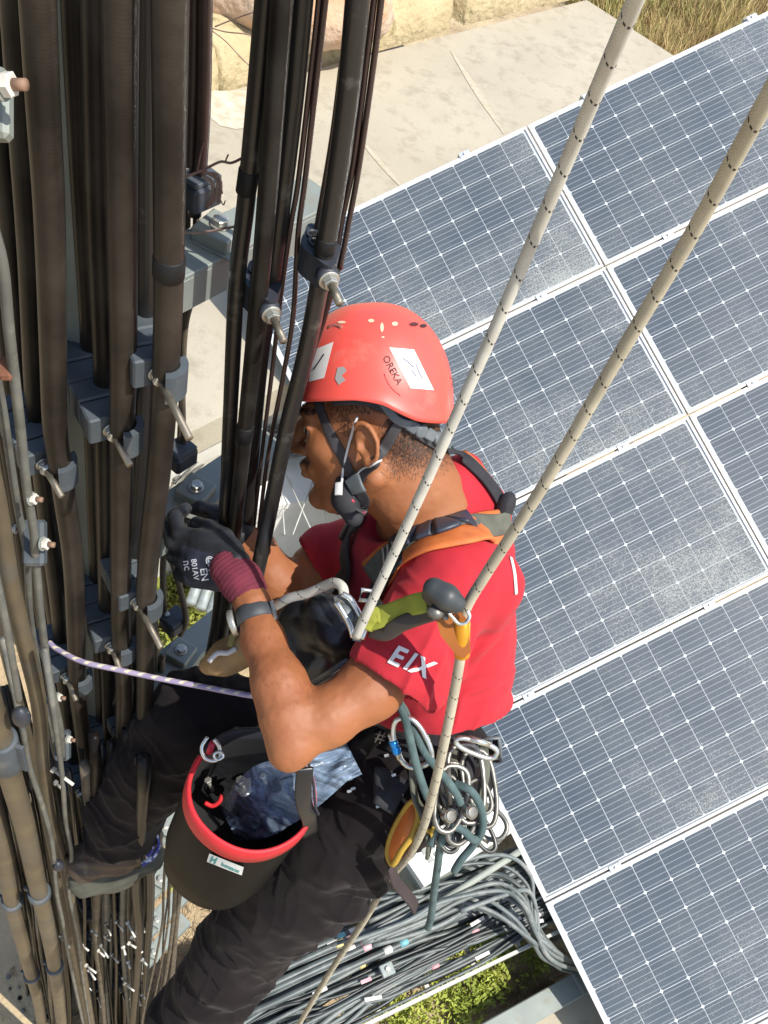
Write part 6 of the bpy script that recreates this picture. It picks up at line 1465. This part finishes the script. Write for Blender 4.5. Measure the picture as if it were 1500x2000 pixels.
# lanyard with rope grab
m_lime = mat('olive lime webbing', (.33, .35, .035), .8, 0, (.24, .25, .03), scale=30, bump=.3, bscale=500, bdist=.0006)
tl = thing('lanyard', 'short olive lime webbing lanyard from the chest to the rope grab', 'lanyard', P(780, 1210, 1.2))
mb = MB(); mb.tube(cr([P(722, 1212, 1.19), P(748, 1204, 1.18), P(780, 1192, 1.17), P(812, 1180, 1.15), P(836, 1176, 1.14)], 6), [.014] * 25, 12, flat=.22, flatdir=dirw((.1, .3, 1))); mb.build('webbing', m_lime, tl)
mb = MB(); mb.tube(cr([P(712, 1225, 1.19), P(722, 1205, 1.185), P(738, 1198, 1.185), P(752, 1206, 1.185)], 6), .012, 10, flat=.5, flatdir=dirw((.1, .3, 1))); mb.build('knot', m_lime, tl)
mb = MB(); mb.tube(cr([P(728, 1232, 1.195), P(755, 1236, 1.18), P(785, 1218, 1.165), P(820, 1205, 1.15), P(848, 1196, 1.135)], 6), .0105, 12, flat=.6, flatdir=dirw((.1, .3, 1))); mb.build('carabiner_cover', mat('brown black plastic', (.045, .035, .03), .5), tl)
mb = MB(); mb.ball(P(733, 1182, 1.19), (.012, .010, .008), 12); mb.build('rubber_keeper', mat('dark olive rubber', (.05, .05, .02), .6), tl)
m_ocher = mat('anodised brown orange', (.40, .13, .02), .35, .35, (.30, .09, .015), scale=20); m_yel = mat('anodised amber', (.72, .30, .015), .3, .35, (.62, .25, .012), scale=16, stretch=(1, 1, 6))
tg = thing('rope_grab', 'orange brown metal rope grab with dark grey cap clipped on the cream rope', 'rope grab', P(890, 1220, 1.13))
mb = MB(); pp = [(826, 1160), (838, 1140), (890, 1180), (912, 1210), (918, 1270), (905, 1284), (888, 1275), (860, 1240), (850, 1205)]
mb.prism([P(x, y, 1.145) for x, y in pp], dirw((0, 0, 1)), .010); mb.build('body_plate', m_ocher, tg)
mb = MB(); a, b = P(903, 1212, 1.135), P(902, 1284, 1.15); mb.tube([a, a.lerp(b, .04), a.lerp(b, .96), b], [.0085, .0100, .0100, .0085], 20); mb.build('cylinder', m_yel, tg)
Gc = Field(.002); Gc.chain([L(848, 1150, 1.115), L(872, 1166, 1.112), L(890, 1178, 1.115)], [.0140, .0155, .0125], .006); Gc.cap(L(838, 1162, 1.13), L(866, 1192, 1.13), .0095, .0095, .01)
solid('cap', Gc, mat('dark slate rubber', (.045, .052, .055), .5, 0, (.035, .04, .042), scale=20), tg)
mb = MB(); mb.tube(cr([P(x, y, 1.118) for x, y in ((876, 1196), (884, 1206), (896, 1218), (910, 1216), (917, 1204), (912, 1192))], 5), .0024, 8); mb.build('wire_gate', m_alu, tg)
mb = MB(); c = P(850, 1196, 1.118); mb.ball(c, (.011, .009, .008), 14); mb.build('rivet', m_alud, tg)
mb = MB(); mb.lathe(P(870, 1205, 1.128), dirw((0, 0, 1)), [(.004, 0), (.004, .004), (.003, .005)], 12); mb.build('pin', m_alud, tg)
# ------------------------------------------------------------------ hip gear
carabiner(803, 1450, 1.40, -70, .085, -.050, 'silver carabiner with a bright blue screw sleeve at the front of the hip', sleeve=m_bluea, r=.0042)
carabiner(930, 1460, 1.43, -22, .070, .022, 'shiny silver carabiner hooked open over the black belt', r=.0042)
for k_, (x, y, d, a, ln, wd, lab) in enumerate(((880, 1560, 1.43, 78, .10, .050, 'large worn silver carabiner hanging left in the cluster at the hip'), (912, 1530, 1.45, 96, .12, .056, 'longest worn silver carabiner in the cluster at the hip'), (938, 1540, 1.47, 100, .12, .050, 'worn silver carabiner hanging right in the cluster at the hip'), (905, 1600, 1.44, 65, .08, .044, 'small worn carabiner at the foot of the hip cluster, turned sideways'), (955, 1608, 1.50, 150, .060, .046, 'dark carabiner poking out to the right below the hip cluster'))):
    carabiner(x, y, d, a, ln, wd, lab, m_alud if k_ in (2, 3, 4) else mat('worn aluminium', (.32, .31, .27), .4, .7, (.20, .19, .17), scale=30), r=.0042, group=None)
for k_, (x, y, lab) in enumerate(((876, 1592, 'small steel pulley in the middle of the hip cluster'), (918, 1585, 'steel pulley beside the teal rope in the hip cluster'))):
    t = thing('pulley', lab, 'pulley', P(x, y, 1.40)); ax = dirw((.5, .1, .86)).normalized()
    for q in (-.008, .006): mb = MB(); mb.lathe(P(x, y, 1.41) + ax * q, ax, [(.008, 0), (.009, .0008), (.009, .0016), (.007, .002)], 20); mb.build('side_plate', m_alud, t)
    mb = MB(); mb.lathe(P(x, y, 1.41) - ax * .006, ax, [(.011, 0), (.008, .006), (.011, .012)], 20); mb.build('wheel', m_alu, t)
rr = random.Random(77)
MM = [m_alud, mat('worn aluminium', (.32, .31, .27), .4, .7, (.20, .19, .17), scale=30), mat('dark steel', (.10, .10, .095), .4, .6, (.06, .06, .055), scale=30)]
for k_ in range(9):
    x, y = 868 + 88 * rr.random(), 1520 + 110 * rr.random()
    carabiner(x, y, 1.45 + .04 * rr.random(), rr.uniform(60, 125), rr.uniform(.05, .075), rr.uniform(.026, .036), 'small worn carabiner buried in the cluster hanging at the hip', MM[k_ % 3], r=.0036, group='small carabiners in the hip cluster')
for k_, (x, y) in enumerate(((885, 1500), (915, 1512), (945, 1505), (862, 1520))):
    mb = MB(); mb.tube(cr([P(x, y - 45, 1.50), P(x + 3, y, 1.47), P(x - 4, y + 50, 1.47), P(x + 4, y + 85, 1.48)], 5), .008, 10, flat=.3, flatdir=dirw((.3, .1, 1))); mb.build('gear_sling', m_blk if k_ % 2 else m_gweb, tagd=('short %s sling holding the hip carabiners, %s of four from the left' % ('black' if k_ % 2 else 'grey', ('second', 'third', 'fourth', 'first')[k_]), 'sling'))
m_teal = mat('teal grey rope', (.10, .155, .15), .9, 0, (.06, .10, .10), scale=40, bump=.4, bscale=500, bdist=.0008)
uvwave_bump(m_teal, 1.0, .6, .0012, 'X', diag=((7, 120, 1), .6))
TR = [('teal grey rope strand coming out from under the arm in front of the blue carabiner', [(778, 1372, 1.40), (790, 1400, 1.39), (800, 1440, 1.38), (812, 1490, 1.39), (828, 1540, 1.41), (845, 1580, 1.43), (852, 1620, 1.45), (842, 1650, 1.46)]),
      ('teal grey rope strand crossing the hip to the carabiner cluster', [(784, 1370, 1.41), (806, 1420, 1.40), (830, 1470, 1.40), (862, 1510, 1.40), (888, 1545, 1.41), (900, 1570, 1.42)]),
      ('teal grey rope looping down around the hip cluster', [(888, 1530, 1.42), (920, 1545, 1.41), (940, 1580, 1.42), (942, 1620, 1.44), (925, 1650, 1.46), (900, 1680, 1.47), (888, 1700, 1.48), (896, 1688, 1.50)]),
      ('teal grey rope end hanging straight down below the hip', [(880, 1620, 1.44), (862, 1645, 1.45), (855, 1690, 1.50), (848, 1740, 1.56), (842, 1790, 1.62), (836, 1812, 1.65)]),
      ('short teal grey rope knot at the foot of the cluster', [(866, 1628, 1.45), (885, 1615, 1.43), (905, 1622, 1.43), (925, 1640, 1.44), (935, 1628, 1.46), (918, 1610, 1.47)])]
for lab, pts in TR: rope('teal_rope', lab, 'rope', pts, .0064, m_teal, 14)
m_yb = mat('yellow ochre binding', (.50, .33, .04), .7, 0, (.40, .25, .03), scale=30, bump=.2); 
tk = thing('holster', 'orange and yellow tool holster hanging at the thigh', 'holster', P(800, 1640, 1.5))
pp = [(806, 1565, 1.47), (818, 1590, 1.46), (806, 1630, 1.46), (785, 1660, 1.47), (768, 1688, 1.49), (758, 1670, 1.50), (762, 1640, 1.50), (780, 1600, 1.49)]
pc = cr([P(*q) for q in pp], 4, closed=True); mb = MB(); ce = sum(pc, Vector()) / len(pc); ez = dirw((0, 0, 1))
mb.add([ce + ez * .012] + [q + ez * .003 for q in pc] + [q - ez * .012 for q in pc], [(0, 1 + i, 1 + (i + 1) % len(pc)) for i in range(len(pc))] + [(1 + i, 1 + len(pc) + i, 1 + len(pc) + (i + 1) % len(pc), 1 + (i + 1) % len(pc)) for i in range(len(pc))]); mb.build('orange_panel', mat('orange panel', (.66, .20, .035), .6, 0, (.55, .15, .03), scale=20), tk)
mb = MB(); mb.tube(pc, .0052, 8, closed=True); mb.build('yellow_binding', m_yb, tk)
mb = MB(); mb.tube(cr([P(822, 1612, 1.46), P(842, 1625, 1.45), (P(850, 1608, 1.45)), P(846, 1590, 1.45)], 5), .009, 10, flat=.35, flatdir=dirw((1, .2, .3))); mb.build('yellow_loop', m_yb, tk)
mb = MB(); mb.tube(cr([P(764, 1690, 1.50), P(772, 1720, 1.53), P(790, 1742, 1.56), P(806, 1762, 1.58), P(812, 1774, 1.6)], 5), .011, 10, flat=.25, flatdir=dirw((.6, .3, .7))); mb.build('dark_strap', mat('brown black strap', (.05, .035, .035), .8), tk)
mb = MB(); mb.tube(cr([P(806, 1480, 1.46), P(806, 1520, 1.46), P(812, 1560, 1.46), P(826, 1590, 1.46), P(838, 1640, 1.47), P(836, 1670, 1.49)], 5), .010, 10, flat=.35, flatdir=dirw((1, 0, .4))); mb.build('grey_strap', m_gweb, tk)
# pocket flap and small shiny bits on the thigh
strap('pocket_flap', [(735, 1530), (760, 1545), (785, 1560)], ['trousers'], .060, m_blk, trs, .003, .12, 1.5)
for k_, (x, y) in enumerate(((688, 1523), (694, 1540), (686, 1546), (741, 1573), (757, 1478), (770, 1515))):
    h_, n_ = hit(x, y, ['trousers'], .004, 1.5); mb = MB(); mb.box(h_, dirw((1, .3, 0)) * .0035, dirw((-.3, 1, 0)) * .002, n_ * .001); mb.build('snap', m_bolt, trs)
text_decal('pocket_print', '#', 34, 743, 1440, 15, ['trousers'], mat('grey print', (.42, .40, .36), .8), trs, 0)
# ------------------------------------------------------------------ bucket
m_bkt = mat('black canvas bucket', (.006, .0065, .0065), .6, spec=.12, metal=0, col2=(.004, .004, .0045), scale=9, bump=.2, bscale=200, dust=(.014, .015, .014), dscale=5, dlo=.5, dhi=.8, bdist=.001)
m_rim = mat('red rim band', (.60, .022, .030), .6, 0, (.50, .016, .024), scale=14, bump=.15, bscale=300, bdist=.0006)
rc, bc = P(495, 1540, 1.47), P(420, 1682, 1.72); bax = (bc - rc).normalized(); R_ = .102; HB = (bc - rc).length
tb_ = thing('tool_bucket', 'black canvas tool bucket with red rim band hanging in front of the thighs', 'bucket', bc)
x0 = dirw((1, -.25, 0)); x0 = (x0 - bax * x0.dot(bax)).normalized(); y0 = bax.cross(x0)
def bring(k, h, wob=.0):
    return [rc + bax * h + (x0 * math.cos(a) + y0 * math.sin(a)) * (k * (1 + wob * math.sin(3 * a + h * 20) + wob * .6 * math.sin(5 * a + 1))) for a in [2 * math.pi * i / 56 for i in range(56)]]
def loft(rings, cap=True):
    mb = MB(); n_ = len(rings[0]); vs = [p for r_ in rings for p in r_]
    fs = [(j * n_ + i, j * n_ + (i + 1) % n_, (j + 1) * n_ + (i + 1) % n_, (j + 1) * n_ + i) for j in range(len(rings) - 1) for i in range(n_)]
    if cap: fs.append([(len(rings) - 1) * n_ + i for i in range(n_)])
    return mb.add(vs, fs)
loft([bring(R_, .004, .012), bring(R_ * 1.01, .05, .012), bring(R_ * 1.02, .13, .015), bring(R_ * 1.0, HB * .72, .02), bring(R_ * .93, HB * .93, .02), bring(R_ * .70, HB * 1.0, .02)]).build('bucket_wall', m_bkt, tb_)
loft([bring(R_ * .965, .004, .012), bring(R_ * .97, .12, .012), bring(R_ * .95, HB * .62), bring(R_ * .5, HB * .64)]).build('inner_lining', mat('black lining', (.008, .008, .009), .9), tb_)
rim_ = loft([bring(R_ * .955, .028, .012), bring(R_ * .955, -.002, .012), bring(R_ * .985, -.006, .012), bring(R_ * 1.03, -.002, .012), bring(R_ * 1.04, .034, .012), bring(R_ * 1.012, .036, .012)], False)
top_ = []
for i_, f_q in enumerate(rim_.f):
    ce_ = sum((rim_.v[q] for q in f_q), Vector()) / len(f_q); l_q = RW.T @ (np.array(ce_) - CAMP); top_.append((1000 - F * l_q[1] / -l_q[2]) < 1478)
for nm_, mm_, want in (('rim_band', m_rim, False), ('black_upper_rim', m_blk, True)):  # one rim in two colours: upper faces black, the rest red
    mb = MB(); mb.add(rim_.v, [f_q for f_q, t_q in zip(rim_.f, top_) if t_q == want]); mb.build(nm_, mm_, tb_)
BV['bucket'] = BVHTree.FromPolygons(rim_.v, rim_.f)
wl_ = loft([bring(R_ * 1.012, .004, .012), bring(R_ * 1.022, .05, .012), bring(R_ * 1.03, .13, .015), bring(R_ * 1.01, HB * .72, .02)], False); BV['bwall'] = BVHTree.FromPolygons(wl_.v, wl_.f)
lb = poly_decal('maker_label', [(411, 1664), (476, 1690), (472, 1706), (406, 1680)], ['bwall'], mat('white label', (.62, .64, .62), .6), tb_, .003)
print('LABEL', lb)
m_tl = mat('teal label print', (.03, .25, .24), .6)
if lb is not None:
    text_decal('label_print', 'H', 17, 419, 1677, 24, ['bwall'], m_tl, tb_, .8, off=.0036); text_decal('label_print', 'honsson', 11, 451, 1691, 24, ['bwall'], m_tl, tb_, .3, off=.0036)
# things in the bucket
inner = lambda x, y, d: P(x, y, d)
for k_, (x, y, d, kind, lab) in enumerate(((471, 1528, 1.58, 1, 'zinc bolt with a square washer inside the bucket'), (408, 1528, 1.57, 0, 'small upright zinc bolt at the left inside the bucket'), (515, 1520, 1.60, 0, 'tiny bolt end at the back inside the bucket'))):
    t = thing('loose_bolt', lab, 'bolt', inner(x, y, d)); ax = dirw((-.1, .7, .7)).normalized(); c = inner(x, y, d)
    mb = MB(); mb.cyl(c - ax * .03, c + ax * .004, .0035 if kind == 0 else .005, 10); mb.build('shank', m_bolt, t)
    mb = MB(); mb.hexa(c + ax * .003, ax, .0065 if kind == 0 else .009, .006); mb.build('head', m_bolt, t)
    if kind: s1 = dirw((.9, .3, .1)); s1 = (s1 - ax * s1.dot(ax)).normalized(); mb = MB(); mb.box(c - ax * .014, s1 * .014, ax.cross(s1) * .014, ax * .0018, .0008); mb.build('square_washer', m_bolt, t); mb = MB(); mb.lathe(c - ax * .032, ax, [(.011, 0), (.011, .003)], 18); mb.build('nut', m_bolt, t)
mb = MB(); mb.tube(cr([inner(x, y, 1.56) for x, y in ((400, 1568), (415, 1574), (428, 1566), (434, 1552))], 5), .004, 8); mb.build('red_clip', m_rim, tagd=('small red plastic clip inside the bucket against the rim', 'clip'))
# crumpled translucent plastic bag spilling out of the bucket
def bag_mat():
    m = bpy.data.materials.new('crumpled clear plastic'); m.use_nodes = True; nt = m.node_tree; nt.nodes.clear(); lk = nt.links.new
    out = nn(nt, 'ShaderNodeOutputMaterial'); tr = nn(nt, 'ShaderNodeBsdfTransparent'); tr.inputs[0].default_value = (.82, .88, .95, 1)
    b = nn(nt, 'ShaderNodeBsdfPrincipled'); b.inputs['Base Color'].default_value = (.34, .46, .62, 1); b.inputs['Roughness'].default_value = .22; b.inputs['Specular IOR Level'].default_value = .7
    tc = nn(nt, 'ShaderNodeTexCoord'); n1 = nn(nt, 'ShaderNodeTexNoise'); n1.inputs['Scale'].default_value = 15; n1.inputs['Detail'].default_value = 4; n1.inputs['Distortion'].default_value = 1.5; uv_ = nn(nt, 'ShaderNodeMapping'); uv_.inputs['Rotation'].default_value = (.3, .2, .75); uv_.inputs['Scale'].default_value = (.35, 3.2, 1.5); lk(tc.outputs['Object'], uv_.inputs[0]); lk(uv_.outputs[0], n1.inputs[0])
    bp = nn(nt, 'ShaderNodeBump'); bp.inputs['Strength'].default_value = .9; bp.inputs['Distance'].default_value = .006; lk(n1.outputs[0], bp.inputs['Height']); lk(bp.outputs[0], b.inputs['Normal'])
    mr = nn(nt, 'ShaderNodeMapRange'); mr.inputs[1].default_value = .35; mr.inputs[2].default_value = .7; mr.inputs[3].default_value = .22; mr.inputs[4].default_value = .75; lk(n1.outputs[0], mr.inputs[0])
    mx = nn(nt, 'ShaderNodeMixShader'); lk(mr.outputs[0], mx.inputs[0]); lk(tr.outputs[0], mx.inputs[1]); lk(b.outputs[0], mx.inputs[2]); lk(mx.outputs[0], out.inputs[0])
    return m
m_bag = bag_mat()
def bag_fn(u, v):
    # v along the bag from deep in the bucket to the loose end on the thigh
    c = Vector((448, 1612, 0)).lerp(Vector((530, 1555, 0)), min(1, v * 2)) if v < .5 else Vector((530, 1555, 0)).lerp(Vector((692, 1482, 0)), (v - .5) * 2)
    d = 1.62 + (1.44 - 1.62) * min(1, v * 1.7); wpx = 34 + 34 * math.sin(math.pi * min(1, v * 1.1)) 
    nx, ny = .45, .89
    o_ = (u - .5) * 2
    px, py = c.x + nx * wpx * o_, c.y + ny * wpx * o_
    k_ = pnoise(Vector((u * 3.5, v * 5, 2))) * .022 + pnoise(Vector((u * 9, v * 13, 5))) * .008
    return P(px, py, d - .02 * math.cos(o_ * 1.4) + k_)
vs, fs = grid_sheet(bag_fn, 36, 60); mb = MB(); mb.add(vs, fs); mb.build('plastic_bag', m_bag, tagd=('crumpled bluish clear plastic bag spilling out of the bucket onto the thigh', 'plastic bag'))
# bucket handle, ring and strap
mb = MB(); mb.tube(cr([P(x, y, 1.42) for x, y in ((405, 1440), (394, 1460), (400, 1480), (418, 1486), (430, 1478), (428, 1458), (418, 1444))], 6), .0030, 10); mb.build('wire_ring', m_alu, tb_)
mb = MB(); mb.tube(cr([P(x, y, 1.415) for x, y in ((418, 1474), (430, 1468), (436, 1478), (424, 1484))], 6, closed=True), .0022, 8, closed=True); mb.build('small_ring', m_alu, tb_)
mb = MB(); mb.tube([P(416, 1450, 1.43), P(408, 1470, 1.44)], .005, 8); mb.build('pink_tab', m_pink, tb_)
mb = MB(); mb.tube(cr([P(x, y, d) for x, y, d in ((596, 1500, 1.36), (592, 1540, 1.38), (594, 1570, 1.40), (604, 1600, 1.44), (606, 1630, 1.50))], 6), .013, 12, flat=.18, flatdir=dirw((.3, .1, 1))); mb.build('carry_strap', m_wid, tb_)
mb = MB(); mb.tube(cr([P(x, y, d) for x, y, d in ((600, 1480, 1.38), (612, 1530, 1.39), (616, 1575, 1.41), (622, 1590, 1.42), (612, 1585, 1.42), (598, 1574, 1.41))], 6), .0022, 8); mb.build('cord_loop', m_blk, tb_)
